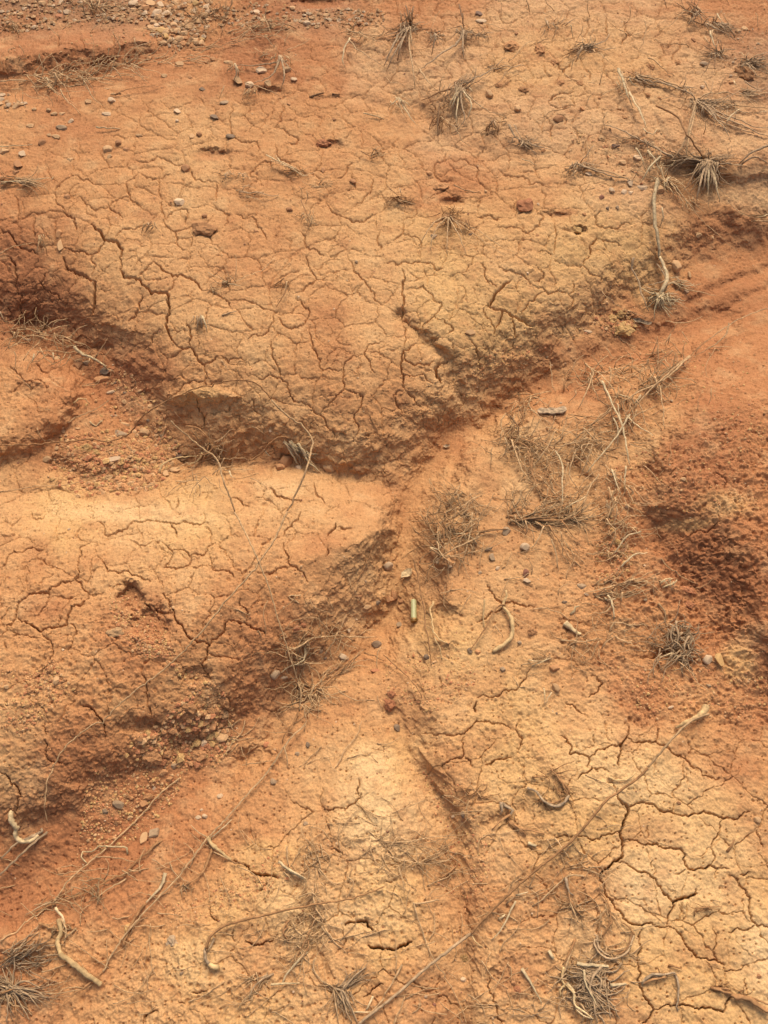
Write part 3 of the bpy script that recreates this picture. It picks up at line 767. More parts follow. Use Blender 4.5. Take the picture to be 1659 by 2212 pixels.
# notable stones: tile x y w h colour
STONES = """
1 875 385 30 18 s|1 970 447 40 22 g|1 928 512 44 22 s|1 995 592 40 28 s|1 485 437 40 22 p|1 768 485 36 22 p|1 265 557 50 22 g|1 100 670 40 26 p|1 465 650 44 36 t|1 472 680 26 18 t
1 305 692 28 22 t|1 83 718 44 36 b|1 70 748 30 22 b|1 20 655 40 26 t|1 185 617 32 26 b|1 243 597 44 18 t|1 775 875 46 36 p|1 800 735 38 36 b|1 263 1062 30 42 t|1 290 855 28 26 b
1 1125 307 54 30 p|1 1158 368 36 30 t|1 1030 355 44 40 t|1 1080 373 40 30 p|1 1270 348 28 18 p|1 775 283 38 26 t|1 985 270 40 16 t|1 708 330 32 20 t|1 820 335 22 14 o|1 1240 308 34 24 t
1 645 257 26 20 o|1 920 262 28 20 o|1 890 270 20 16 o|1 460 497 48 18 p|1 305 524 26 20 p|1 513 627 28 26 b|1 545 650 28 22 b|1 380 443 28 20 t|1 830 598 22 24 t|1 862 590 28 22 b|1 765 528 16 14 p|1 490 408 42 9 t
1 130 545 40 18 t|1 215 585 30 12 t|1 600 582 30 12 t|1 12 772 30 18 o|1 255 1015 34 30 o|1 885 940 28 20 b|1 1250 910 30 22 b|1 1105 1000 24 20 b|1 1525 790 28 30 b|1 1397 740 20 26 b|1 1397 595 18 16 o|1 235 495 34 16 t|1 270 492 28 14 t|1 210 480 22 14 t|1 405 745 14 10 o|1 740 870 14 12 o|1 465 385 28 10 t|1 335 372 24 12 t|1 180 382 20 14 t|1 215 398 22 22 o|1 1150 160 18 14 t|1 700 380 14 12 b|1 1445 520 24 12 b|1 1250 450 20 12 b
2 458 412 38 34 t|2 580 475 38 24 t|2 410 66 36 26 k|2 420 92 50 22 p|2 937 857 26 20 m|2 718 595 28 18 y|2 752 517 44 30 b|2 1380 285 38 22 g|2 1000 635 36 18 k|2 960 635 24 16 b|2 1335 178 22 18 b|2 855 475 24 20 o|2 685 655 26 14 o
2 195 755 24 24 o|2 215 1022 30 26 g|2 375 1014 20 16 s|2 1060 797 32 26 p|2 985 826 34 22 p|2 1035 826 30 24 p|2 1065 832 24 16 p|2 1090 690 36 22 p|2 1115 812 48 28 p|2 1190 822 42 32 t|2 885 757 36 16 p|2 1030 705 38 18 t|2 1160 625 26 18 t|2 1020 470 24 16 t|2 1100 715 20 16 t|2 1040 760 22 12 t
2 1355 1022 36 18 t|2 1420 1027 18 14 t|2 665 887 14 12 p|2 965 900 18 14 s|2 1007 898 18 16 g|2 1555 125 38 20 t|2 1530 140 26 18 t|2 1375 377 22 12 p|2 1500 360 20 14 o|2 805 650 16 10 t|2 865 930 20 16 o|2 660 1020 18 12 o|2 440 830 16 12 t|2 345 228 22 18 t|2 570 152 18 14 b
3 438 538 68 36 o|3 480 592 42 16 p|3 540 636 26 24 t|3 542 592 30 12 s|3 497 548 20 14 s|3 520 770 58 38 g|3 622 765 50 42 t|3 697 774 26 12 s|3 487 880 78 26 p|3 202 881 42 26 t|3 505 838 32 26 b|3 720 945 32 36 t|3 755 930 46 34 t|3 1235 887 64 58 b|3 1290 918 34 26 p|3 1210 920 42 38 o|3 1425 915 50 56 t
3 300 960 26 22 o|3 265 915 20 16 k|3 275 760 22 16 t|3 640 712 18 12 s|3 1170 760 16 14 p|3 120 365 40 10 p|3 1540 30 14 14 g|3 340 470 50 70 b|3 460 502 52 34 s|3 378 465 38 20 g|3 245 445 20 28 t|3 575 565 20 14 o|3 600 718 34 24 o|3 540 730 40 18 t|3 510 975 44 34 t|3 725 825 22 16 t|3 780 870 50 24 k|3 650 650 20 22 t|3 712 695 16 20 o|3 270 745 20 14 t|3 1545 925 30 30 b|3 490 690 34 12 g|3 335 745 24 10 t|3 65 385 20 18 t|3 205 430 40 16 b|3 550 1010 30 24 o|3 1290 180 10 12 p
4 1258 50 46 50 t|4 370 335 50 30 t|4 673 570 16 12 o|4 1305 155 26 16 g|4 1245 625 16 16 g|4 765 635 12 12 p|4 1320 85 20 30 t|4 960 200 20 14 t|4 880 325 40 14 p|4 800 400 16 14 o|4 1185 295 24 20 b|4 905 290 20 10 t|4 1050 1083 28 20 p|4 968 1080 24 26 p|4 590 90 12 10 t|4 620 78 12 12 p|4 705 432 18 8 g|4 1290 975 30 20 t
5 1185 697 42 46 g|5 1485 628 56 30 p|5 1628 578 46 40 s|5 1630 395 28 20 s|5 1225 713 32 14 p|5 1240 605 16 24 p|5 960 972 60 46 t|5 243 732 28 44 t|5 1275 505 40 36 r|5 790 925 28 36 t|5 1330 1010 22 28 s|5 1285 1046 26 20 g|5 1450 675 20 16 r|5 1405 630 16 12 s|5 1388 605 24 20 g|5 1580 412 48 22 t|5 1540 463 12 10 p|5 1505 507 14 22 p|5 700 975 32 22 r|5 840 898 46 20 m|5 272 597 12 14 p|5 300 78 14 10 p|5 750 1095 30 28 g|5 880 1002 32 28 p|5 1550 370 36 24 b|5 30 762 26 20 t|5 1152 1005 24 30 r|5 1620 690 40 20 r|5 1578 298 16 12 g|5 750 410 18 14 t|5 1300 235 10 14 t
6 15 228 42 42 p|6 608 162 44 42 p|6 468 197 32 34 g|6 450 160 36 18 s|6 490 240 22 20 p|6 610 265 34 36 m|6 618 299 38 22 p|6 413 262 20 18 g|6 855 322 42 38 g|6 778 393 24 16 s|6 525 86 44 38 g|6 45 365 46 46 b|6 78 385 32 26 b|6 65 490 24 30 g|6 185 630 28 30 s|6 220 647 24 12 t|6 405 605 26 26 o|6 745 762 40 46 t|6 1393 642 40 48 p|6 1440 655 48 60 y|6 1090 485 34 26 b|6 1358 640 28 16 t|6 55 937 32 36 s|6 745 873 12 12 s|6 585 568 22 20 g|6 1030 550 16 12 p|6 735 680 46 36 o|6 512 685 24 30 g|6 372 600 26 26 s|6 1125 392 16 14 g|6 702 270 14 12 t|6 235 215 22 30 g|6 285 237 20 14 g|6 1128 232 14 10 p|6 1400 758 20 16 g|6 20 375 40 34 o|6 875 357 36 14 p|6 1240 845 30 12 p
7 510 160 62 36 g|7 453 190 28 26 s|7 622 305 30 62 t|7 735 48 34 32 o|7 665 85 20 20 p|7 705 20 40 26 o|7 950 122 28 28 p|7 620 155 32 34 o|7 560 215 30 20 t|7 490 265 20 14 o|7 1320 245 26 22 g|7 787 885 18 16 g|7 872 182 14 14 p|7 855 215 34 20 p|7 885 210 24 22 p|7 555 690 34 40 y|7 255 440 20 24 o|7 430 290 12 10 o|7 1267 967 14 12 p|7 1185 60 40 30 g|7 770 860 12 12 b
8 345 205 24 32 s|8 343 916 26 26 p|8 1612 225 42 32 t|8 218 1022 20 16 m|8 152 1022 18 16 t|8 180 990 16 14 p|8 300 212 18 16 p|8 1614 902 26 20 b|8 1440 955 14 14 b|8 1272 155 20 16 b|8 340 1100 16 14 m|8 560 925 24 24 o|8 15 275 16 14 m|8 618 425 12 12 b|8 250 800 22 20 y"""
CLODS = """
1 885 997 92 60 b|1 1395 625 60 30 r|2 550 205 56 40 b|2 672 218 42 46 b|2 735 268 30 24 b|2 845 362 24 22 b|2 762 360 30 24 b|2 1150 295 30 26 b|2 1140 415 16 16 b|2 1190 425 18 14 b|2 1555 325 70 56 b|2 610 892 66 60 r|2 495 370 30 20 b|2 1120 610 50 30 b|2 250 810 60 30 b|2 1270 275 24 18 o|2 1040 510 20 12 o|2 600 390 40 18 b|2 825 995 60 30 y|2 930 425 18 12 o|2 1210 240 16 14 o|2 940 600 30 24 t|3 375 830 46 38 y|3 515 970 46 40 o|3 640 970 54 52 o|3 610 985 40 34 o|3 655 1000 38 34 t|3 415 850 30 26 y|3 470 960 34 26 t|4 1035 325 74 48 y|4 990 270 50 40 y|4 1020 255 40 36 y|4 955 275 34 30 o|4 1055 290 30 26 o
5 880 950 42 42 o|5 970 817 38 48 o|5 820 848 66 42 o|5 970 877 36 34 t|5 860 1050 62 50 o|5 660 1065 76 62 o|5 720 1040 34 32 o|5 830 965 30 36 o|5 700 1085 40 32 r|5 910 860 30 26 o|5 780 1080 40 26 o|5 940 935 26 22 o|5 760 1045 26 22 r|5 500 520 70 40 t|5 1310 492 30 20 r|5 1215 690 20 16 o|5 130 770 40 30 o|5 220 690 26 24 o
6 1310 395 52 32 r|6 1315 347 54 26 r|6 1300 325 40 16 r|6 640 520 40 36 o|6 1000 265 30 30 o|6 960 190 26 24 o|6 1010 130 30 24 y|7 745 750 54 46 p|7 640 125 40 30 o|8 350 820 46 30 y|8 575 960 40 30 r|8 560 915 30 26 o|8 700 650 30 18 o|6 20 830 52 50 r|6 30 790 34 30 r|7 550 120 26 20 o|7 505 235 22 18 o|7 265 450 24 22 o|4 1290 470 24 16 r"""
LAND = [('the green cartridge case', T(6,138,430)), ('the curved bare twig', T(6,550,470)), ('the short yellow wood piece', T(6,818,505)), ('the flat grey wood chip', T(4,725,673)),
 ('the four-stone row on the cracked dome', T(1,935,490)), ('the largest brown clod', T(1,885,997)), ('the round red clod', T(2,610,892)), ('the gravel drift', T(1,760,110)), ('the two-clump grass tuft', T(1,1110,330)),
 ('the upright dark tuft', T(2,110,110)), ('the fan-shaped tuft', T(2,320,380)), ('the densest grass tuft', T(2,1390,710)), ('the long pale stalk', T(2,1175,950)), ('the spidery yellow tuft', T(2,275,935)),
 ('the red background hump', T(1,340,200)), ('the straw band in the crease', T(1,350,300)), ('the left straw tuft', T(1,130,790)), ('the two holes in the dome', T(1,920,660)),
 ('the branching pale twig', T(3,380,440)), ('the pale straw bunch', T(3,1290,860)), ('the root knot', T(3,930,880)), ('the yellow crumb heap', T(3,420,860)), ('the widest crack', T(3,690,155)),
 ('the stalk root fan', T(4,1190,180)), ('the yellow crumbly lump', T(4,1035,325)), ('the long wiry plant', T(4,1180,550)), ('the net of dead stems', T(4,700,870)), ('the rusty bank', T(4,1400,700)),
 ('the burrow pit', T(5,540,400)), ('the crumb slide', T(5,850,900)), ('the matted stem bundle', T(5,1310,770)), ('the brown arc tangle', T(6,330,100)), ('the grey tangle', T(6,1290,560)), ('the broken bark stub', T(6,1330,890)),
 ('the ochre and cream pair', T(6,1415,650)), ('the thick twisted root', T(7,90,280)), ('the long pale root', T(7,300,830)), ('the pale straw leaf', T(7,680,520)), ('the peg-like stub', T(7,905,830)), ('the bottom root tangle', T(8,890,940)),
 ('the ring of brown stems', T(8,1000,700)), ('the narrow side gully', T(8,200,100)), ('the big crack junction', T(8,1230,620)), ('the brown leaf in the gully', T(6,105,268)), ('the flat leaf under the yellow dome', T(4,1115,290)), ('the wire bush in the corner', T(7,60,950))]
USED = set(); DIRS = ['right of', 'just above', 'left of', 'just below']
def where(u, v, base, word):
    c = sorted(LAND, key=lambda L: math.hypot(L[1][0]-u, (L[1][1]-v)))
    c = [L for L in c if not (L[0].split()[-1] in base)]
    for k in range(12):
        L = c[k]; a = math.atan2(-(v-L[1][1]), u-L[1][0]); d = DIRS[int(((a+math.pi*2+math.pi/4) % (2*math.pi))//(math.pi/2))]
        dist = math.hypot(L[1][0]-u, L[1][1]-v)
        far = 'a little ' if 60 < dist <= 130 else ('well ' if dist > 130 else '')
        if far and d.startswith('just'): d = d.replace('just ', '')
        s = f"{base} {word} {far}{d} {L[0]}"
        if len(s.split()) > 16: s = f"{base} {word} {d} {L[0]}"
        if s not in USED: USED.add(s); return s
    return s
def size_word(wm):
    return 'tiny' if wm < .011 else 'small' if wm < .018 else 'palm-width' if wm > .06 else 'large' if wm > .034 else 'medium'
GROUPK = {}
for ln in STONES.strip().replace('\n', '|').split('|'):
    t, x, y, ww, hh, c = ln.split(); u, v = T(int(t), float(x), float(y)); ww = float(ww)/2; hh = float(hh)/2
    p = surf(u, v); wm = ww*m_per_px(p); ar = ww/hh
    shp = 'long flat' if ar > 2.3 else 'flat' if ar > 1.6 else 'upright' if ar < .8 else 'blocky'
    nm = 'pebble' if wm < .022 else 'stone'
    stone(nm, u, v, ww, hh, c, where(u, v, f"{size_word(wm)} {shp} {STONE[c][0]}", nm), nm, 'loose stones scattered over the cracked clay')
for ln in CLODS.strip().replace('\n', '|').split('|'):
    t, x, y, ww, hh, c = ln.split(); u, v = T(int(t), float(x), float(y)); ww = float(ww)/2; hh = float(hh)/2
    p = surf(u, v); wm = ww*m_per_px(p)
    if (t, x) == ('1', '885'): lab = 'largest brown earth clod standing out of the cracked dome'
    elif (t, x, c) == ('2', '610', 'r'): lab = 'round red clod at the foot of the tan plateau'
    elif (t, x, c) == ('4', '1035', 'y'): lab = 'yellow crumbly lump where the dome meets the gully'
    else: lab = where(u, v, f"{size_word(wm)} crumbly {STONE[c][0]}", 'clod')
    stone('earth_clod', u, v, ww*.92, hh*.92, {'b':'o','r':'r'}.get(c, c), lab, 'clod', 'crumbly earth clods', clod=True, sink=.42)

# gravel: each pebble a thing of its own; nothing tells these apart within their patch
def scatter_poly(poly, n, smin, smax, cols, label, group, name='pebble', mind=.75):
    xs = [q[0] for q in poly]; ys = [q[1] for q in poly]; placed = []; tries = 0
    while len(placed) < n and tries < n*60:
        tries += 1
        u = srng.uniform(min(xs), max(xs)); v = srng.uniform(min(ys), max(ys))
        if not in_poly(np.array([u]), np.array([v]), poly)[0]: continue
        s = smin+(smax-smin)*srng.random()**1.7
        if any((u-a)**2+((v-b)*1.5)**2 < (mind*(s+c)/2)**2 for a, b, c in placed): continue
        placed.append((u, v, s))
        stone(name, u, v, s, s*srng.uniform(.5, .85), srng.choice(cols), label, 'pebble', group, sink=.18)
P = lambda t, *q: [T(t, a, b) for a, b in q]
scatter_poly(P(1,(560,0),(900,0),(930,60),(900,130),(880,200),(740,212),(680,190),(640,120),(600,60)), 62, 13, 22, 'ttptpttoy', 'tan angular pebble heaped in the gravel drift at the back', 'gravel drift at the back left', mind=.6)
scatter_poly(P(1,(0,0),(560,0),(600,60),(620,100),(520,110),(420,100),(280,110),(180,130),(80,150),(0,130)), 20, 11, 19, 'ttotrbp', 'orange tan pebble on red soil behind the red background hump', 'pebbles behind the red hump')
scatter_poly(P(1,(900,40),(1100,10),(1240,30),(1659,50),(1659,110),(1300,125),(1000,120),(930,110)), 16, 10, 17, 'ttpto', 'pale pebble in the sparse gravel strip along the back', 'gravel strip along the back')
scatter_poly(P(1,(0,400),(60,420),(150,440),(150,480),(60,490),(0,475)), 8, 12, 18, 'tptt', 'tan pebble in the pile at the left below the straw band', 'left pebble pile')

# ------------------------------------------------------------------ crumbs nobody could count
def crumbs(name, zones, label, cat, mats, seed):
    r = random.Random(seed); vs = []; fs = []; mi = []
    ico = [(0,0,1),(.9,0,.3),(.25,.85,.3),(-.75,.5,.3),(-.7,-.55,.3),(.3,-.85,.3),(0,0,-.6)]
    tri = [(0,1,2),(0,2,3),(0,3,4),(0,4,5),(0,5,1),(6,2,1),(6,3,2),(6,4,3),(6,5,4),(6,1,5)]
    for poly, n, smin, smax in zones:
        xs = [q[0] for q in poly]; ys = [q[1] for q in poly]; k = 0; g = 0
        cl = [(r.uniform(min(xs), max(xs)), r.uniform(min(ys), max(ys))) for _ in range(max(3, n//60))]
        while k < n and g < n*30:
            g += 1
            if r.random() < .65:
                c = r.choice(cl); sp = .11*math.hypot(max(xs)-min(xs), max(ys)-min(ys)); u = r.gauss(c[0], sp); v = r.gauss(c[1], sp*.7)
            else: u = r.uniform(min(xs), max(xs)); v = r.uniform(min(ys), max(ys))
            if not (-20 < u < W+20 and -14 < v < H+14): continue
            if not in_poly(np.array([u]), np.array([v]), poly)[0]: continue
            k += 1; s = (smin+(smax-smin)*r.random()**2.4)/2; p = surf(u, v); m = m_per_px(p)*s; b = len(vs); az = r.uniform(0, 6.28); ca, sa = math.cos(az), math.sin(az)
            for a in ico:
                j = r.uniform(.7, 1.25); x, y, z = a[0]*j, a[1]*j*r.uniform(.7,1), a[2]*r.uniform(.6, 1)
                vs.append((p.x+m*(x*ca-y*sa), p.y+m*(x*sa+y*ca), p.z+m*(z*.85+.12)))
            q = r.randrange(len(mats))
            for f in tri: fs.append(tuple(b+i for i in f)); mi.append(q)
    me = bpy.data.meshes.new(name); me.from_pydata(vs, [], fs)
    for m in mats: me.materials.append(m)
    me.polygons.foreach_set('material_index', mi); me.update()
    o = bpy.data.objects.new(name, me); COL.objects.link(o); tag(o, label, cat, kind='stuff'); return o
full = [(0,0),(W,0),(W,H),(0,H)]
crumbs('loose_soil_crumbs', [
  (P(5,(450,320),(580,310),(660,400),(720,520),(760,620),(600,640),(500,520)), 420, 2, 9),
  (P(3,(250,780),(420,760),(700,720),(800,830),(720,950),(680,1010),(350,1050),(200,960)), 1500, 3, 15),
  (P(3,(360,460),(500,470),(640,560),(720,720),(560,760),(380,700),(340,600)), 350, 2, 10),
  (P(5,(520,330),(600,380),(680,520),(760,600),(700,640),(600,620),(500,500),(470,420)), 700, 2, 8),
  (P(5,(560,980),(760,900),(980,840),(1010,1000),(900,1106),(540,1106)), 160, 9, 24),
  (P(3,(360,850),(500,900),(700,940),(660,1010),(420,1010)), 110, 8, 22),
  (P(5,(700,620),(960,760),(1010,850),(1000,1000),(950,1106),(560,1106),(640,960),(820,760)), 1300, 2.5, 13),
  (P(5,(0,660),(140,700),(230,640),(330,780),(260,830),(100,960),(0,960)), 800, 2, 10),
  (P(7,(380,0),(820,0),(760,140),(560,330),(330,400),(350,150)), 1200, 2, 10),
  (P(7,(700,590),(880,560),(1200,360),(1300,420),(1160,560),(930,640),(740,700)), 500, 2, 8),
  (P(4,(920,230),(1070,240),(1100,330),(1000,360),(900,300)), 300, 3, 13),
  (P(4,(300,440),(600,380),(900,300),(900,340),(560,520),(300,640)), 300, 2, 9),
  (P(4,(1000,380),(1659,350),(1659,1106),(1000,1106)), 1500, 2, 8),
  (P(6,(900,0),(1100,20),(1080,200),(1000,400),(900,380)), 450, 2.5, 11),
  (P(6,(1000,650),(1659,700),(1659,900),(1050,900)), 700, 2, 8),
  (P(6,(0,640),(300,560),(420,720),(200,900),(0,780)), 500, 2, 8),
  (P(8,(100,0),(330,60),(480,380),(420,560),(220,560),(280,300)), 600, 2, 8),
  (P(2,(800,560),(1240,560),(1240,860),(900,860)), 260, 2, 9),
  (P(1,(0,0),(1659,0),(1659,130),(900,140),(860,240),(560,300),(120,380),(0,360)), 900, 2, 8),
 ], 'loose orange soil crumbs lying in the gullies and below the crumbling banks', 'crumbs', [CLODM['o'], CLODM['t'], CLODM['o'], CLODM['r'], CLODM['y']], 5)
crumbs('gravel', [
  (P(1,(560,0),(900,0),(930,60),(900,130),(880,200),(740,212),(680,190),(640,120),(600,60)), 420, 6, 17),
  (P(1,(0,0),(560,0),(600,60),(620,100),(520,110),(420,100),(280,110),(180,130),(80,150),(0,130)), 420, 5, 15),
  (P(1,(900,40),(1100,10),(1240,30),(1659,50),(1659,110),(1300,125),(1000,120),(930,110)), 380, 5, 15),
  (P(1,(0,400),(60,420),(150,440),(150,480),(60,490),(0,475)), 24, 5, 13),
  (P(2,(1330,20),(1659,40),(1659,420),(1480,340),(1400,140)), 60, 4, 11)],
  'smaller gravel filling in between the pebbles along the back', 'gravel', [SM['t'], SM['p'], SM['o'], SM['t']], 9)
crumbs('grit', [(full, 2600, 1.6, 5.5)], 'fine grit sprinkled over the whole clay surface', 'grit', [CLODM['o'], SM['p'], CLODM['b'], SM['t'], SM['m']], 6)
# ------------------------------------------------------------------ dead grass, stems, roots
def stick_mat(name, col, var=.25, rough=.8): return simple_mat(name, col, rough=rough, var=var, scale=120, bump=.4, bd=.0006)
VM = {'s': stick_mat('pale_straw', (222,192,142)), 't': stick_mat('tan_straw', (206,166,116)), 'g': stick_mat('weathered_grey_grass', (192,158,116)),
      'd': stick_mat('dark_dead_grass', (146,108,70)), 'w': stick_mat('peeled_root', (226,194,140)), 'b': stick_mat('brown_stem', (180,132,84)), 'c': stick_mat('cream_root', (220,182,124)), 'k': stick_mat('weathered_wood', (188,158,120), .35)}
vr = random.Random(23); WK = .84
class MB:
    def __init__(s): s.v = []; s.f = []
    def tube(s, pts, rad, flat=1.0, n=5):
        base = len(s.v); k = len(pts); up0 = Vector((0.13, 0.2, 1)).normalized()
        for i, p in enumerate(pts):
            d = (pts[min(i+1, k-1)]-pts[max(i-1, 0)])
            if d.length < 1e-9: d = Vector((1,0,0))
            d.normalize(); sd_ = d.cross(up0); sd_ = sd_.normalized() if sd_.length > 1e-4 else Vector((1,0,0)); un = sd_.cross(d)
            for j in range(n):
                a = 2*math.pi*j/n; s.v.append(p+sd_*(rad[i]*math.cos(a))+un*(rad[i]*flat*math.sin(a)))
        for i in range(k-1):
            for j in range(n):
                a = base+i*n+j; b = base+i*n+(j+1) % n; s.f.append((a, b, b+n, a+n))
        s.f.append(tuple(base+j for j in range(n))[::-1]); s.f.append(tuple(base+(k-1)*n+j for j in range(n)))
    def build(s, name, mat, parent=None, smooth=True):
        me = bpy.data.meshes.new(name); o = bpy.data.objects.new(name, me); COL.objects.link(o)
        off = Vector((0,0,0))
        if parent is not None: o.parent = parent; off = parent.location
        elif s.v: off = s.v[0]; o.location = off
        me.from_pydata([tuple(Vector(p)-off) for p in s.v], [], s.f); me.materials.append(mat)
        if smooth: me.polygons.foreach_set('use_smooth', [True]*len(me.polygons))
        me.update(); return o
def spline(pts, step):
    if len(pts) == 2: pts = [pts[0], ((pts[0][0]+pts[1][0])/2+vr.uniform(-1,1), (pts[0][1]+pts[1][1])/2+vr.uniform(-1,1)), pts[1]]
    P_ = [pts[0]]+list(pts)+[pts[-1]]; out = []
    for i in range(1, len(P_)-2):
        a, b, c, d = P_[i-1:i+3]; L = math.hypot(c[0]-b[0], c[1]-b[1]); n = max(1, int(L/step))
        for k in range(n):
            t = k/n
            out.append(tuple(.5*((2*b[m])+(-a[m]+c[m])*t+(2*a[m]-5*b[m]+4*c[m]-d[m])*t*t+(-a[m]+3*b[m]-3*c[m]+d[m])*t**3) for m in (0,1)))
    out.append(pts[-1]); return out
def strand(mb, px, wpx, lift=1.0, taper=.5, step=7, stiff=3, jit=.5, flat=.8, arch=0.0, n=5, knots=0, tip0=1.0):
    """px: picture points of a strand lying on the ground; wpx: full width in working px; lift in px above the soil"""
    q = spline(px, step); q = [(a+vr.gauss(0, jit), b+vr.gauss(0, jit)) for a, b in q]
    S = [surf(a, b) for a, b in q]; k = len(S)
    t = [(p-CAMP).length for p in S]
    tm = [min(t[max(0, i-stiff):i+stiff+1]) for i in range(k)]
    tm = [sum(tm[max(0, i-2):i+3])/len(tm[max(0, i-2):i+3]) for i in range(k)]
    tm = [min(tm[i], t[i]) for i in range(k)]
    pts = []; rad = []
    for i in range(k):
        d = (S[i]-CAMP).normalized(); s = m_per_px(S[i]); f = i/(k-1)
        up = (lift+arch*math.sin(math.pi*f))*s/max(-d.z, .3)
        pts.append(CAMP+d*(tm[i]-up))
        r = wpx*(WK if wpx < 5 else WK*max(.66, 1-(wpx-5)*.12))*s*(tip0+(1-tip0)*min(1, f*3))*(1-(1-taper)*f)
        if knots: r *= 1+.75*knots*max(0, mnoise.noise(Vector((i*.55, px[0][0], px[0][1]))))+.16*vr.uniform(-1,1)*knots
        rad.append(max(r, .00035))
    mb.tube(pts, rad, flat, n)
def parse(t, s): return [T(t, *map(float, q.split(','))) for q in s.split()]
def fine_fan(mb, t, x, y, n, L, a0=0, a1=360, wpx=1.2, curl=.5, r0=4, lift=1.5, arch=3):
    cx, cy = T(t, x, y); n = int(n*.55)+2; wpx *= 1.45; L *= 1.1
    for i in range(n):
        a = math.radians(a0+(a1-a0)*vr.betavariate(1.3, 1.3)); l = L*.5*(.25+.85*vr.betavariate(1.6, 1.6)); k = vr.gauss(.15, curl*1.5)
        x0 = cx+vr.gauss(0, r0*2.2); y0 = cy+vr.gauss(0, r0*1.1); pts = [(x0, y0)]
        for m in range(3):
            x0 += math.cos(a)*l/3; y0 -= math.sin(a)*l/3*.85; a += k/2; pts.append((x0, y0))
        strand(mb, pts, wpx*vr.uniform(.6, 1.2), lift*vr.uniform(.4, 1.6), .3, step=8, arch=arch*vr.random(), n=3)
def tangle(mb, poly, n, L, wpx=1.1, curl=1.0, dirs=None, lift=1.5):
    xs = [q[0] for q in poly]; ys = [q[1] for q in poly]; k = 0; n = int(n*.6); wpx *= 1.4; L *= 1.9; curl *= .8; n = int(n*.85)
    while k < n:
        x0 = vr.uniform(min(xs), max(xs)); y0 = vr.uniform(min(ys), max(ys))
        if not in_poly(np.array([x0]), np.array([y0]), poly)[0]: continue
        k += 1; a = vr.uniform(0, 6.28) if dirs is None else math.radians(vr.gauss(*dirs)); l = L*.5*vr.uniform(.4, 1.1); c = vr.gauss(0, curl); pts = [(x0, y0)]
        for m in range(4):
            x0 += math.cos(a)*l/4; y0 -= math.sin(a)*l/4*.85; a += c/3+vr.gauss(0, .25); pts.append((x0, y0))
        strand(mb, pts, wpx*vr.uniform(.6, 1.3), lift*vr.uniform(.3, 2), .5, step=7, n=3)
def plant(name, label, cat, anchor, blades, fines=(), group=None, fmat='t', part='blade', fpart='fine_blades'):
    """blades: (material, width, 'tile', 'points') -> one child each; fines: callables that fill one mesh of uncountable fine blades"""
    root = bpy.data.objects.new(name, None); COL.objects.link(root); root.empty_display_size = .03
    root.location = surf(*T(*anchor)); tag(root, label, cat, group)
    for b in blades:
        m, wd, t, s = b[:4]; kw = b[4] if len(b) > 4 else {}
        mb = MB(); strand(mb, parse(t, s), wd, **{**dict(lift=3.0, flat=.45, arch=4, taper=.45), **kw}); mb.build(part, VM[m], root)
    if fines:
        mb = MB()
        for fn in fines: fn(mb)
        o = mb.build(fpart, VM[fmat], root); o['kind'] = 'stuff'
    return root
def single(name, label, cat, m, wd, t, s, group=None, **kw):
    mb = MB(); strand(mb, parse(t, s), wd, **kw); o = mb.build(name, VM[m]); tag(o, label, cat, group); return o
fan = lambda *a, **k: (lambda mb: fine_fan(mb, *a, **k))
tan = lambda *a, **k: (lambda mb: tangle(mb, *a, **k))
G1 = 'dead grass tufts on the clay'

plant('grass_tuft', 'two-clump grey grass tuft among pale stones on the upper dome', 'grass tuft', (1,1210,240), [
 ('g',3,1,'1210,240 1225,290 1228,340 1215,392'),('g',3.5,1,'1210,240 1195,295 1160,335 1090,360'),('g',2.5,1,'1212,245 1240,285 1285,322'),('g',3.5,1,'1205,262 1130,282 1060,284 1018,280'),
 ('g',3,1,'1018,280 1022,320 1005,356'),('s',3,1,'1015,278 1030,305 1028,335'),('t',2.5,1,'1060,355 1130,380 1212,415'),('g',3,1,'1118,248 1140,236 1165,232'),('t',1.6,1,'970,375 960,400 945,428')],
 [fan(1,1080,392,34,60,200,340),fan(1,1210,240,22,70,200,340),fan(1,1018,282,16,60,180,300),fan(1,1130,240,12,40,0,180)], G1)
plant('grass_tuft', 'flattened straw tuft lying below the two holes in the dome', 'grass tuft', (1,1290,745), [
 ('s',2.6,1,'1150,670 1210,702 1290,746 1330,766'),('t',2.2,1,'1170,692 1230,722 1300,750'),('s',2,1,'1200,680 1250,715 1312,745'),('t',1.8,1,'1190,668 1200,690 1240,735'),('t',1.8,1,'1285,745 1330,752 1360,740')], [fan(1,1280,742,20,60,120,200),fan(1,1300,750,10,40)], G1)
plant('grass_tuft', 'small pale sprig beside a shorter brown one on the dome', 'grass tuft', (1,985,755), [('t',1.8,1,'960,785 975,752 1000,742'),('g',2,1,'975,752 970,780 950,785'),('g',1.8,1,'980,745 1000,770')], [fan(1,980,755,16,50,150,390)], G1)
plant('grass_tuft', 'tiny brown sprig right of the small pale sprig', 'grass tuft', (1,1050,755), [('g',1.6,1,'1030,750 1055,755 1080,768'),('g',1.6,1,'1050,752 1048,775')], [fan(1,1050,755,12,42,180,360)], G1)
plant('grass_tuft', 'left straw tuft lying flat at the edge above the dark bank', 'grass tuft', (1,80,785), [
 ('s',2.6,1,'0,797 60,784 130,776 232,770'),('t',2.4,1,'80,786 150,798 200,815 212,838'),('t',2,1,'70,786 130,782 200,796'),('s',2,1,'0,790 40,786 90,782'),('g',2,1,'80,785 150,810')], [fan(1,90,785,46,120,330,380),fan(1,60,786,20,90,150,200)], G1)
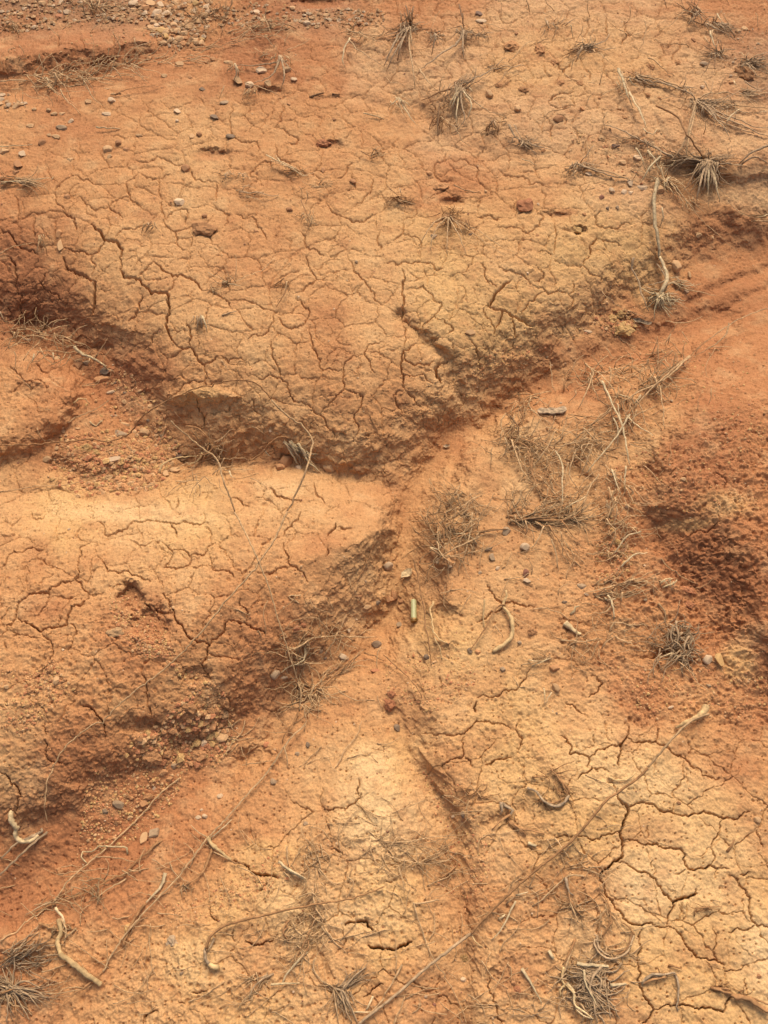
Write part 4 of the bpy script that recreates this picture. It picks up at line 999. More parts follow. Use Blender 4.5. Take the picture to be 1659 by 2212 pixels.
plant('grass_tuft', 'narrow band of dry straw lying in the crease below the red hump', 'straw', (1,350,300), [
 ('s',3,1,'0,352 60,346 120,350'),('t',2,1,'100,330 240,322 400,352'),('s',2,1,'200,335 215,370 205,395'),('t',1.8,1,'240,320 245,380'),('t',1.8,1,'290,330 290,378'),('b',2.2,1,'480,415 560,385 690,372'),('t',1.6,1,'580,165 600,215 640,250'),('t',2,1,'330,280 460,250 590,235')],
 [tan(P(1,(110,320),(330,290),(560,250),(640,240),(600,285),(420,355),(250,400),(120,370)), 190, 80, 1.2, .5, (12,40)), tan(P(1,(640,240),(920,230),(860,260),(620,285)), 30, 70, 1, .4, (8,25)), tan(P(1,(0,360),(250,350),(250,420),(60,400)), 30, 60, 1, .6)], None, 't')
plant('grass_tuft', 'thin brown tuft with upright wisps at the edge of the gravel strip', 'grass tuft', (1,1150,160), [('t',1.8,1,'1140,68 1160,120 1180,170'),('t',2,1,'1000,190 1080,165 1180,170'),('t',1.8,1,'880,215 990,185 1060,150'),('t',1.6,1,'1120,150 1150,130 1185,160'),('b',2,1,'960,120 955,160')], [tan(P(1,(950,120),(1180,110),(1200,165),(1000,180)), 46, 90, 1.1, .5, (5,35))], G1)
plant('grass_tuft', 'brown weedy tuft behind the gravel drift at the back', 'grass tuft', (1,410,40), [('t',1.8,1,'360,0 390,30 410,60'),('t',1.8,1,'430,0 415,30 410,65'),('t',1.5,1,'395,0 400,40'),('t',1.5,1,'455,10 430,45')], [tan(P(1,(350,0),(470,0),(480,50),(390,70)), 44, 60, 1.1, .7),fan(1,410,50,18,70,40,140)], G1)
plant('grass_tuft', 'small brown scrub tuft in the far left corner', 'grass tuft', (1,60,110), [('b',1.8,1,'40,95 65,115 80,160'),('b',1.6,1,'50,100 95,95')], [fan(1,60,110,22,60,150,390)], G1)
plant('grass_tuft', 'thin tuft on the gravel behind the upright dark tuft', 'grass tuft', (1,850,60), [('t',1.6,1,'820,40 860,60 930,55'),('t',1.5,1,'880,30 860,80')], [tan(P(1,(800,20),(1000,20),(1000,90),(820,100)), 60, 60, 1, .6)], G1)
single('dead_twig', 'short dark twig lying right of the two-clump grass tuft', 'twig', 'd', 4, 1, '1338,417 1370,410 1398,405', taper=.6)
single('dead_twig', 'thinner dark twig pointing at the fan-shaped tuft', 'twig', 'd', 2.6, 1, '1435,413 1470,402', taper=.5)
single('straw', 'small pale forked straw on the upper left dome', 'straw', 's', 2.6, 1, '415,548 450,550 520,562')
single('straw', 'thin straw stem reaching in from the upper left edge', 'straw', 's', 1.8, 1, '0,632 60,628 140,622')
single('straw', 'tan straw bit on the slope below the red hump', 'straw', 't', 3, 1, '478,412 500,405 522,402')
plant('grass_tuft', 'V-shaped grey grass blades lying below the two sprigs', 'grass tuft', (1,1035,830), [('g',3,1,'1035,830 1110,835 1160,848 1205,845'),('g',2.2,1,'1033,828 1060,808 1078,798'),('t',1.8,1,'1060,850 1110,862 1150,885')], [fan(1,1060,832,10,90,340,370)], G1)
plant('grass_tuft', 'small dark sprig on the dome left of the largest clod', 'grass tuft', (1,640,975), [('d',2,1,'655,958 640,985 622,1015'),('g',2,1,'640,965 645,990')], [fan(1,645,970,16,60,200,300)], G1)
plant('grass_tuft', 'brown wispy tuft hanging down the dome above the spidery tuft', 'grass tuft', (1,1320,920), [('b',1.8,1,'1300,862 1325,925 1352,1002'),('t',1.6,1,'1310,920 1345,955 1365,980'),('b',1.6,1,'1330,935 1335,1000')], [fan(1,1325,930,20,80,230,310),tan(P(1,(1280,780),(1420,800),(1420,860),(1300,880)), 26, 50, .9, .8)], G1, 't')
plant('grass_tuft', 'dark drooping tuft on the upper left bank', 'grass tuft', (1,180,1025), [('b',2,1,'180,1020 195,1060 205,1106'),('t',1.6,1,'170,1022 185,1070')], [fan(1,180,1025,12,70,230,310)], G1)
single('straw', 'thin curved stem crossing the dark upper left bank', 'straw', 't', 1.6, 1, '0,1100 60,1065 145,1050')
plant('grass_tuft', 'three curled straw blades above the dome left of the upright tuft', 'grass tuft', (1,1510,170), [('s',2.6,1,'1512,168 1488,210 1480,258 1496,302'),('t',2.6,1,'1510,178 1565,228 1659,292'),('t',3,1,'1500,126 1560,150 1659,160'),('t',2,1,'1510,170 1540,150 1580,160')], [fan(1,1510,150,18,70,-40,60),tan(P(1,(1500,130),(1640,150),(1600,190)), 16, 60, 1.2)], G1)
single('straw', 'pale straw bit at the dome edge right of its centre', 'straw', 's', 2.2, 1, '1572,490 1610,500 1659,516')
plant('grass_tuft', 'brown rooty tuft beside the right hole of the dome', 'grass tuft', (1,1620,665), [('b',2.6,1,'1560,655 1600,675 1625,660 1640,645'),('b',2.2,1,'1600,690 1630,670 1659,690')], [fan(1,1625,665,16,60)], G1)
# ---- plateau
plant('grass_tuft', 'upright dark tuft with blades drooping down the tan plateau', 'grass tuft', (2,110,112), [
 ('d',2.4,2,'96,28 104,70 110,112',dict(arch=10)),('d',2.4,2,'128,34 118,70 112,112',dict(arch=10)),('d',2,2,'110,45 110,112',dict(arch=8)),('d',2,2,'88,60 108,112',dict(arch=8)),
 ('g',4,2,'110,112 60,160 25,228 0,292'),('g',3.4,2,'108,116 75,180 40,240 12,306'),('g',3.2,2,'108,118 72,200 58,262'),('t',3,2,'112,116 110,200 124,290 136,392'),('g',3.2,2,'112,110 140,100 174,96'),
 ('g',3,2,'110,112 60,140 0,156'),('g',2.6,2,'100,120 50,190 20,230'),('t',2.4,2,'112,116 120,180 125,235')], [fan(2,108,114,60,130,200,290),fan(2,110,108,22,90,60,120,arch=10),fan(2,110,112,18,70,-20,60)], G1, 'g')
plant('grass_tuft', 'dark tuft with one long blade trailing down left on the plateau', 'grass tuft', (2,345,130), [('d',2.2,2,'325,20 338,80 345,130',dict(arch=10)),('g',2.6,2,'345,130 340,190 346,262'),('g',4.4,2,'345,130 318,185 240,240 155,302'),('g',2.4,2,'350,128 400,158 462,162'),('d',2,2,'338,60 345,130'),('t',3,2,'155,302 190,350 230,396'),('t',2,2,'110,240 150,300')], [fan(2,345,132,40,90,180,370),fan(2,410,150,16,60)], G1, 'g')
plant('grass_tuft', 'small grey fan of blades between the two dark plateau tufts', 'grass tuft', (2,222,155), [('g',2.2,2,'222,150 215,185 205,236'),('g',2,2,'222,150 228,200'),('g',2,2,'222,150 185,180')], [fan(2,222,152,26,70,180,350),fan(2,222,150,8,40,60,120)], G1, 'g')
plant('grass_tuft', 'fan-shaped tuft in the middle of the plateau with a thick left blade', 'grass tuft', (2,322,375), [
 ('b',6,2,'322,374 280,384 225,408 160,440'),('g',4.4,2,'322,374 385,345 440,318 470,296'),('s',3,2,'325,380 300,440 282,492'),('s',3,2,'325,382 320,440 312,500 312,552'),('g',3,2,'330,384 336,450 348,520 312,560'),
 ('s',2.8,2,'335,384 358,415 378,450 355,522'),('t',3,2,'340,384 410,455 470,482 530,502'),('g',3,2,'470,296 540,290 612,282'),('t',2.4,2,'245,505 300,545 345,620 380,636'),('s',2.4,2,'320,384 285,450 275,480'),('g',2.6,2,'328,384 322,470'),('s',2.2,2,'370,382 388,404')],
 [fan(2,325,380,70,130,235,300),fan(2,325,378,34,110,20,60),fan(2,470,297,18,90,-10,60),fan(2,312,545,16,50)], G1, 'g')
plant('grass_tuft', 'pale three-bladed sprig left of the fan-shaped tuft', 'grass tuft', (2,60,428), [('s',2.6,2,'60,428 40,445 18,468'),('s',2.6,2,'62,428 100,488 146,545'),('t',2.4,2,'78,440 108,480 135,520'),('t',2,2,'62,430 72,470 100,520')], [fan(2,62,430,14,90,290,330)], G1, 's')
plant('grass_tuft', 'dark hanging tuft below left of the fan-shaped tuft', 'grass tuft', (2,232,490), [('d',2.4,2,'240,455 232,530 236,612'),('b',2.2,2,'225,500 238,560'),('b',2,2,'235,490 190,520')], [fan(2,234,500,36,90,230,310),fan(2,234,480,12,50,60,120)], G1, 'b')
plant('grass_tuft', 'dark short tuft below the fan-shaped tuft', 'grass tuft', (2,468,530), [('d',2.6,2,'475,520 455,545 445,585'),('g',2.2,2,'475,522 490,560'),('g',2,2,'470,520 468,560')], [fan(2,470,530,32,70,200,340)], G1, 'b')
plant('grass_tuft', 'tuft with grey blades pointing right at the plateau foot', 'grass tuft', (2,600,612), [('g',4,2,'540,542 560,580 602,618'),('g',3,2,'602,616 650,630 720,650'),('g',2.4,2,'560,540 582,580 604,612'),('g',2.4,2,'600,612 580,660'),('t',2.2,2,'605,616 660,645 690,650')], [fan(2,600,614,34,90,-40,10),fan(2,585,600,24,70,200,320)], G1, 'g')
plant('grass_tuft', 'sprawling thin tuft high in the middle of the plateau', 'grass tuft', (2,858,206), [('b',3,2,'858,204 820,218 790,235'),('g',2.4,2,'855,208 840,240 828,272'),('g',3,2,'858,204 915,195 955,180 972,150'),('g',3,2,'870,204 920,206 1000,210'),('t',2,2,'905,215 950,250 1005,292'),('g',2.2,2,'862,200 858,170')], [fan(2,860,206,34,90,-20,30),fan(2,858,206,20,70,150,260)], G1, 'g')
plant('grass_tuft', 'small forked tuft near the back edge of the plateau', 'grass tuft', (2,712,108), [('g',2.6,2,'705,90 710,135'),('t',2.2,2,'740,105 770,90 790,76'),('t',1.8,2,'690,55 735,90')], [fan(2,712,108,16,60,200,350),fan(2,745,100,10,60,0,60)], G1, 'g')
single('straw', 'yellow straw standing out left of the sprawling thin tuft', 'straw', 's', 1.8, 2, '806,110 812,140 817,166')
plant('dry_leaf', 'long double pale blade running down the right of the plateau', 'grass blade', (2,1015,300), [('s',4.4,2,'1012,300 1045,390 1070,450 1076,465'),('s',3.4,2,'1060,400 1100,470 1135,555 1142,572'),('t',2.6,2,'1028,310 1050,380 1100,450 1130,540')], [fan(2,1030,340,10,120,280,300)], None, 's')
single('straw', 'straight tan straw near the top of the long double blade', 'straw', 't', 2, 2, '1140,250 1200,290 1252,330')
plant('grass_tuft', 'thick grey trailing tuft crossing the upper right plateau', 'grass tuft', (2,1092,332), [
 ('g',6,2,'1090,330 1130,345 1180,352 1240,372'),('g',5,2,'1180,352 1280,386 1342,422'),('t',4,2,'1092,326 1200,345 1290,382'),('g',4,2,'1280,380 1330,378 1352,384'),('b',3,2,'1060,310 1090,330 1080,350'),('g',3,2,'1100,336 1160,365 1200,360'),('s',2.4,2,'1220,352 1260,378')],
 [fan(2,1092,332,30,120,-30,0),fan(2,1290,384,20,70),fan(2,1085,325,14,50,90,250)], G1, 'g')
plant('grass_tuft', 'big crossing tuft with blades fanning to the right picture edge', 'grass tuft', (2,1345,440), [
 ('g',5,2,'1345,440 1400,480 1480,515 1560,550 1659,590'),('g',4,2,'1400,475 1500,505 1600,545 1659,550'),('t',3.6,2,'1345,440 1335,520 1312,620 1300,705'),('t',3.4,2,'1350,430 1420,404 1560,412 1659,402'),('g',3,2,'1420,490 1470,555 1500,612'),
 ('g',4,2,'1360,450 1450,520 1540,560 1600,575'),('t',3,2,'1480,455 1560,460 1659,468'),('s',2.6,2,'1470,550 1500,500 1540,470'),('s',2.4,2,'1600,490 1640,480 1659,478'),('t',2.6,2,'1385,350 1400,380 1430,404'),('t',2.6,2,'1540,380 1600,400 1659,420'),('g',3,2,'1560,350 1600,380 1659,385'),('t',2.4,2,'1320,520 1318,580'),('g',3,2,'1345,440 1330,410 1320,395')],
 [fan(2,1350,445,70,190,-45,20),fan(2,1350,450,24,90,220,300),fan(2,1560,400,30,120,-30,30),fan(2,1500,470,20,90)], G1, 'g')
single('dry_twig', 'bent dark stem arching over the big crossing tuft', 'twig', 'b', 3.4, 2, '1178,452 1230,480 1275,520 1312,582 1350,640 1382,682', arch=18, lift=6, taper=.7)
single('dry_twig', 'long straw rising from the densest tuft towards the plateau', 'twig', 't', 3, 2, '1352,430 1325,520 1310,585 1270,660 1218,712', arch=10, lift=4)
plant('grass_tuft', 'densest grey tuft hanging over the plateau ledge on the right', 'grass tuft', (2,1395,700), [
 ('g',4,2,'1395,700 1365,790 1350,872'),('g',4,2,'1398,700 1385,780 1375,842'),('s',4,2,'1400,710 1400,790 1402,856'),('g',4,2,'1405,705 1425,790 1432,842'),('s',4.4,2,'1408,705 1435,800 1450,872'),('g',3.6,2,'1410,700 1440,760 1444,810'),
 ('g',4,2,'1390,700 1310,690 1225,702'),('t',3.4,2,'1390,695 1300,680 1258,692'),('g',3.4,2,'1400,700 1480,708 1580,722'),('g',5,2,'1260,690 1180,645 1100,602 1020,560 952,540'),('g',4,2,'1230,680 1140,622 1060,586'),('t',3,2,'1100,602 1060,596 1005,600'),
 ('t',2.6,2,'1390,700 1330,750 1270,765'),('g',3,2,'1385,705 1340,770'),('t',2.6,2,'1420,700 1500,712 1590,720'),('s',2.6,2,'1120,560 1160,585 1180,560'),('g',3,2,'1380,680 1320,668 1340,660')],
 [fan(2,1395,702,120,170,235,305,wpx=1.6),fan(2,1390,700,60,170,150,200,wpx=1.4),fan(2,1400,700,40,150,-20,20),fan(2,1290,690,50,110,130,220),fan(2,1395,690,30,70,30,150),fan(2,1130,612,30,90,130,330)], G1, 'g')
plant('grass_tuft', 'crossed pale straws left of the densest tuft', 'grass tuft', (2,1170,700), [('s',3,2,'1090,640 1110,672 1132,738'),('s',3.4,2,'1192,682 1150,720 1110,792'),('s',3,2,'1140,650 1175,700 1206,762'),('s',2.4,2,'1140,655 1160,690'),('t',2.4,2,'1070,730 1130,748 1182,772'),('t',2.4,2,'1170,772 1220,776 1254,768')], [fan(2,1170,712,20,100),fan(2,1210,772,22,80)], G1, 's')
plant('grass_tuft', 'flattened tuft with a long pointed blade above the pale stones', 'grass tuft', (2,828,712), [('g',5,2,'828,710 900,735 980,760 1052,776'),('t',3.4,2,'900,730 980,748 1050,775 1112,792'),('g',2.4,2,'850,702 880,660 906,632'),('g',2.6,2,'826,714 812,740 800,762'),('t',2.4,2,'830,740 800,770 785,782'),('t',2.2,2,'838,742 860,750'),('t',2.4,2,'780,722 810,722 830,710'),('g',2.6,2,'850,715 860,705 895,725')], [fan(2,828,714,34,90,180,280),fan(2,850,716,20,120,-25,5)], G1, 'g')
plant('dead_plant', 'long pale stalk hanging down the dome to a root fan in the gully', 'dead plant', (4,1195,185), [
 ('s',5.4,2,'1182,772 1168,860 1170,950 1185,1050 1190,1106',dict(tip0=.8,taper=1.0,lift=4)),('s',5.8,4,'1190,0 1212,50 1222,100 1205,140 1190,180',dict(taper=1.0,lift=4)),('g',4,4,'1178,40 1205,75 1215,105 1180,120 1140,125'),
 ('g',3.8,4,'1080,5 1072,50 1100,110 1110,160 1145,238'),('s',4,4,'1195,160 1150,160 1112,140'),('s',4,4,'1195,165 1165,185 1130,180'),('s',3.6,4,'1198,170 1170,200 1158,212'),('s',4,4,'1200,172 1210,200 1232,218'),('s',3.6,4,'1204,170 1235,190 1262,192'),('g',3.6,4,'1200,165 1240,165 1275,170'),
 ('s',3.4,4,'1196,172 1192,200 1195,218'),('g',3.4,4,'1190,150 1140,140 1118,125'),('s',3,4,'1206,150 1230,120 1250,112'),('g',3,4,'1250,112 1310,130 1340,120'),('g',3,4,'1265,90 1290,125'),('t',3,4,'1250,115 1300,142 1435,170'),('t',1.8,4,'940,155 1010,220 1070,245 1125,260'),('s',3,2,'1182,772 1186,800 1180,840')],
 [fan(4,1196,172,90,100,180,360,wpx=1.8),fan(4,1200,160,30,80,0,180),fan(4,1250,112,20,90,-30,10),fan(2,1182,775,16,60)], None, 's')
plant('grass_tuft', 'two crossing blades drooping from the plateau ledge', 'grass tuft', (2,1200,772), [('t',3,2,'1200,772 1250,795 1300,860 1345,915 1392,972'),('t',2.4,2,'1240,790 1290,870 1320,930'),('t',1.6,2,'1392,970 1460,1025 1545,1106'),('s',2.2,2,'1200,900 1205,945 1190,982'),('t',2.6,2,'1230,778 1270,790 1335,850')], [fan(2,1220,780,30,120,300,330),fan(2,1300,860,20,90,280,330)], G1, 't')
plant('grass_tuft', 'brushy pale tuft in the top right corner', 'grass tuft', (2,1350,50), [('t',3,2,'1292,42 1340,60 1400,112'),('g',3.4,2,'1395,104 1460,140 1522,175'),('s',2.4,2,'1440,60 1480,120'),('t',2.4,2,'1350,30 1400,90'),('t',2.4,2,'1320,80 1350,120'),('t',2.2,2,'1420,130 1410,190')], [fan(2,1340,55,44,110),fan(2,1440,110,40,120,-60,20),fan(2,1400,100,20,70)], G1, 'g')
plant('grass_tuft', 'grey forked tuft below the brushy corner tuft', 'grass tuft', (2,1435,230), [('s',2.6,2,'1410,130 1425,190 1438,232'),('g',3,2,'1438,232 1480,212 1520,212'),('g',3,2,'1435,232 1400,250'),('g',2.4,2,'1436,230 1440,180'),('t',2.2,2,'1385,160 1430,225')], [fan(2,1436,230,44,100),], G1, 'g')
plant('grass_tuft', 'brushy tuft against the right edge of the plateau', 'grass tuft', (2,1570,272), [('g',3,2,'1570,272 1620,300 1659,330'),('t',3,2,'1570,268 1610,240 1659,225'),('g',2.8,2,'1565,270 1520,290'),('g',2.8,2,'1568,272 1600,320 1640,345'),('t',2.4,2,'1545,230 1570,270'),('s',2.2,2,'1510,350 1530,380')], [fan(2,1570,272,60,130,-60,40),fan(2,1560,265,24,70)], G1, 'g')
single('dead_twig', 'bent grey twig reaching in from the right edge above the tan slab', 'twig', 'g', 4, 2, '1659,628 1620,645 1580,662 1552,690 1532,712', arch=6)
single('dead_twig', 'short crooked twig below the bent grey twig', 'twig', 'g', 3.4, 2, '1540,715 1595,676 1630,690 1659,704', arch=4)
plant('grass_tuft', 'straws at the right edge above the red channel', 'grass tuft', (2,1640,948), [('t',3.4,2,'1588,952 1630,955 1659,952'),('s',3,2,'1610,938 1640,930 1659,922'),('t',1.8,2,'1480,868 1540,915 1600,940 1659,946'),('t',2.4,2,'1659,885 1645,890')], [fan(2,1640,946,12,80,150,200)], G1, 't')
plant('grass_tuft', 'spidery yellow tuft with thin radiating blades on the dome', 'grass tuft', (2,275,935), [
 ('t',2.4,2,'275,935 230,950 180,1010 150,1065'),('t',2,2,'272,938 225,990 205,1045 203,1106'),('t',2,2,'278,940 275,1000 272,1060 276,1106'),('t',2.4,2,'280,940 325,1020 355,1106'),('t',1.8,2,'285,938 380,985 470,1040 560,1090'),('t',1.6,2,'285,940 400,1020 460,1060 525,1106'),('t',2,2,'285,935 330,990 345,1040'),('b',3,2,'275,930 245,950 200,965'),('b',2.6,2,'275,930 320,960 360,980'),('t',1.8,2,'270,938 230,1000')],
 [fan(2,275,932,60,80,200,350),fan(2,278,925,24,50,0,180),fan(2,340,960,14,70,290,340)], G1, 'b')
plant('grass_tuft', 'brown tuft in a dent left of the spidery tuft', 'grass tuft', (2,70,865), [('b',2.2,2,'20,810 55,845 85,870'),('t',2.2,2,'62,868 110,880 145,892'),('t',1.8,2,'60,880 30,876 0,886'),('g',2,2,'70,815 75,850')], [fan(2,72,865,34,80,-30,20),fan(2,60,860,24,70,130,220)], G1, 'b')
single('straw', 'short straw on the flat between plateau and dome', 'straw', 's', 1.8, 2, '596,690 630,702 660,716')
single('straw', 'thin straws crossing below the dent tuft', 'straw', 't', 1.8, 2, '300,800 350,825 420,835')
# ---- left gully and dome
plant('dead_twig', 'branching pale twig in the left gully under the dark bank', 'twig', (3,325,400), [
 ('s',4.6,3,'322,398 350,425 390,440 432,462 466,492',dict(flat=.9)),('s',2.6,3,'432,462 470,482'),('t',2,3,'466,490 490,500 500,520'),('t',2.2,3,'322,398 300,370 255,362'),('t',2,3,'390,442 380,480'),('t',2.4,3,'50,330 100,320 150,325 210,340 260,330'),('t',2.4,3,'160,415 220,410 300,425'),('s',2.2,3,'148,425 140,450 145,470'),('t',2,3,'200,330 150,400'),('s',2,3,'230,420 235,460'),('t',2,3,'100,360 150,345 230,370 300,395'),('g',2.4,3,'0,240 20,280 25,300')],
 [tan(P(3,(30,290),(250,300),(270,360),(60,370)), 90, 60, 1.2, .8), tan(P(3,(180,320),(340,380),(440,460),(280,470),(160,420)), 50, 70, 1.1, .7)], None, 't', 'branch', 'fine_twigs')
plant('grass_tuft', 'thin curved wisps around a bump on the left dome', 'grass tuft', (3,985,120), [('t',2,3,'980,122 930,110 905,130'),('t',1.6,3,'900,75 960,100 985,120'),('t',1.6,3,'1000,118 1050,100 1130,62 1190,8'),('t',1.3,3,'1020,112 1020,50 1018,0'),('s',1.8,3,'960,105 985,122'),('s',1.8,3,'985,122 1040,130')], [fan(3,985,120,26,80,20,200),fan(3,920,140,16,50)], G1)
plant('grass_tuft', 'short upright grey sprig in a hollow of the dome', 'grass tuft', (3,873,265), [('g',3.4,3,'868,262 855,290 848,322'),('s',3.4,3,'872,260 885,290 895,328'),('g',3,3,'870,262 872,320'),('d',2.6,3,'866,264 842,300')], [fan(3,870,265,30,60,235,305)], G1, 'g')
plant('grass_tuft', 'dark curled blades beside a dent on the middle of the dome', 'grass tuft', (3,1235,105), [('b',2.6,3,'1230,100 1238,140 1220,180 1195,222'),('b',2.4,3,'1225,98 1245,112'),('t',1.8,3,'1240,110 1230,160 1200,200')], [fan(3,1230,115,22,70,200,280)], G1, 'b')
single('straw', 'short grey straw above the middle of the dome', 'straw', 'g', 2.4, 3, '960,262 990,252 1020,240')
single('straw', 'thin straws lying on the dome above the yellow patch', 'straw', 't', 1.4, 3, '955,450 985,490 1010,510')
plant('grass_tuft', 'pale straw bunch leaning against the brown stone at the mound top', 'grass tuft', (3,1290,850), [('s',4.4,3,'1232,808 1262,855 1292,905'),('g',4,3,'1252,808 1280,850 1312,895'),('s',4.4,3,'1285,806 1310,850 1330,892 1382,935'),('s',4,3,'1292,820 1325,860 1350,912'),('g',3.2,3,'1225,806 1280,860 1300,900'),('t',2.6,3,'1300,840 1335,880 1375,930'),('s',2.4,3,'1140,835 1160,865 1178,872')], [fan(3,1255,812,40,110,290,320),fan(3,1300,850,20,80,270,340)], G1, 's')
single('dead_root', 'thin dark root arching left of the pale straw bunch', 'root', 'b', 3, 3, '1078,880 1120,865 1150,830 1175,800 1215,785 1250,790', lift=3, taper=.6)
plant('dried_vine', 'longest wiry stem looping from the left edge over the dome to the lower mound', 'stem', (3,1350,800), [
 ('b',2.0,3,'0,815 120,820 240,806 340,795 400,790 470,802 560,765 620,692 720,628 850,572 980,542 1060,540 1120,560 1172,622',dict(taper=.9,stiff=12,lift=5,flat=1)),
 ('t',2.6,3,'1172,622 1240,690 1310,740 1350,800 1342,860 1312,960 1262,1060 1240,1106',dict(taper=.9,stiff=12,lift=6,flat=1)),
 ('t',2.4,5,'1240,0 1180,130 1120,220 1000,360 870,520 700,690 600,760 450,890 330,970 270,1030 230,1106',dict(taper=.8,stiff=12,lift=5,flat=1)),
 ('t',2,7,'230,0 200,80 193,180 205,232',dict(taper=.5,stiff=8,lift=4,flat=1))], (), None, 't', 'stem_section')
plant('dried_vine', 'thinner wiry stem crossing the longest one over the lower left mound', 'stem', (3,740,715), [
 ('t',2.2,3,'738,714 800,772 880,836 940,882 968,980 1000,1060 1015,1106',dict(taper=.95,stiff=10,lift=5,flat=1)),('t',2.2,5,'1015,0 1060,90 1120,222 1160,320 1200,460 1230,552 1262,652 1288,732',dict(taper=.7,stiff=10,lift=5,flat=1)),('t',2,5,'1205,530 1230,522 1240,535 1215,545 1205,530')], (), None, 't', 'stem_section')
plant('dead_root', 'root knot in the left gully where stems cross', 'root', (3,930,875), [
 ('c',3.6,3,'690,942 700,905 745,880 800,866 856,864'),('c',4,3,'875,852 850,885 808,906'),('d',3.6,3,'905,805 925,840 950,890 935,860'),('t',2.4,3,'955,920 1020,925 1102,928'),('b',3,3,'800,735 850,745 890,780 920,830'),('t',2.2,3,'760,975 820,970 870,975'),('s',2.4,3,'990,930 1000,955 1020,960'),('t',2.2,3,'945,880 1010,875 1080,880'),('b',3,3,'905,810 895,840 900,860'),('b',2.6,3,'860,860 900,855 940,800')],
 [tan(P(3,(860,790),(970,800),(980,900),(870,900)), 60, 50, 1.2, 1.0), tan(P(3,(740,930),(1000,930),(980,990),(760,990)), 30, 70, 1.1, .7)], None, 't', 'root_strand', 'fine_roots')
single('straw', 'white forked straw on the gully floor below the flat tan stones', 'straw', 'w', 2.6, 3, '386,716 412,730 442,708')
single('straw', 'thin tan stem from the forked straw down to the left', 'straw', 't', 1.8, 3, '290,722 350,685 400,668 470,625')
single('dead_root', 'small hooked root at the rim of the left mound', 'root', 'c', 2.6, 3, '318,638 345,618 370,620 388,645')
single('straw', 'faint stem along the base of the left gully', 'straw', 't', 1.6, 3, '0,1022 140,1000 300,985 390,962')
single('dry_twig', 'two fine wisps hanging in front of the brown streak on the dome', 'twig', 'b', 2.6, 3, '1592,680 1610,720 1635,755', taper=.3)
# ---- right of the gully
plant('dead_plant', 'long wiry plant stretched from the right edge across the island', 'dead plant', (4,1185,550), [
 ('t',2.0,4,'1659,225 1560,262 1500,292 1400,362 1320,432',dict(stiff=8,lift=5)),('t',3,4,'1320,432 1280,462 1190,542 1110,622 1062,682',dict(lift=5)),('s',2.8,4,'1062,682 1010,772 962,832 870,942',dict(lift=5)),('t',2.2,4,'1490,292 1470,350 1380,412 1322,430'),
 ('t',3.4,4,'1322,430 1250,500 1182,552 1092,592 1012,642',dict(lift=5)),('s',3.4,4,'942,540 965,590 990,652 1030,732 1062,902',dict(lift=5,taper=.6)),('s',3,4,'1048,690 1110,742 1165,780'),('s',2.6,4,'1110,600 1080,640 1072,600'),('t',2.6,4,'1170,520 1180,560 1190,620'),('b',2.6,4,'1160,432 1240,395 1262,382'),('t',2,4,'1240,340 1215,380 1220,395'),('t',2.2,4,'1250,500 1230,470 1200,440 1160,450'),('s',2.4,4,'1040,760 1020,700 1010,640'),('t',2.2,4,'1400,395 1500,392'),('t',2.2,4,'1210,450 1160,470 1120,465'),('s',2.4,4,'990,700 1010,740 1010,820'),('t',2,4,'1190,560 1205,650 1210,750'),('s',2.4,4,'1020,600 1062,612 1045,640')],
 [tan(P(4,(1120,520),(1260,440),(1300,470),(1200,570),(1080,650)), 80, 80, 1.3, .6, (40,40)), tan(P(4,(950,560),(1120,560),(1080,860),(980,880)), 90, 90, 1.2, .7), tan(P(4,(1040,460),(1240,360),(1260,420),(1100,500)), 34, 60, 1.1, .8)], None, 't', 'stem', 'fine_stems')
plant('dead_plant', 'brown sprawling stems along the upper rim of the island', 'dead plant', (4,880,500), [
 ('t',2.6,4,'870,465 900,500 890,550 840,662'),('b',2.4,4,'775,590 782,530 815,478'),('t',2.4,4,'790,522 850,520 902,526'),('t',2.6,4,'868,468 930,502 1000,490 1062,480 1120,464'),('t',2.4,4,'900,520 860,560 830,540'),('t',2.4,4,'920,500 980,560 1010,620'),('b',2.4,4,'1060,480 1100,500 1150,525'),('t',2.2,4,'880,480 940,470 940,500'),('t',2,4,'960,400 990,440 1002,436'),('t',2.4,4,'1040,500 1080,480 1120,500')],
 [tan(P(4,(780,480),(940,470),(940,560),(800,590)), 50, 70, 1.2, .8), tan(P(4,(940,480),(1120,460),(1100,540),(980,560)), 46, 70, 1.2, .8)], None, 't', 'stem', 'fine_stems')
plant('dead_plant', 'matted grey brown stems on the left rim of the island', 'dead plant', (4,540,700), [
 ('b',3.4,4,'530,680 585,645 620,612 672,602'),('b',3.2,4,'530,682 560,730 545,800'),('d',3,4,'545,690 580,740 570,800'),('b',2.6,4,'530,680 560,660 600,655'),('b',2.6,4,'600,615 610,660 640,680'),('b',3,4,'580,650 600,700 560,740')],
 [tan(P(4,(510,660),(640,590),(660,640),(600,720),(600,840),(510,830)), 130, 60, 1.3, .9)], None, 't', 'stem', 'fine_stems')
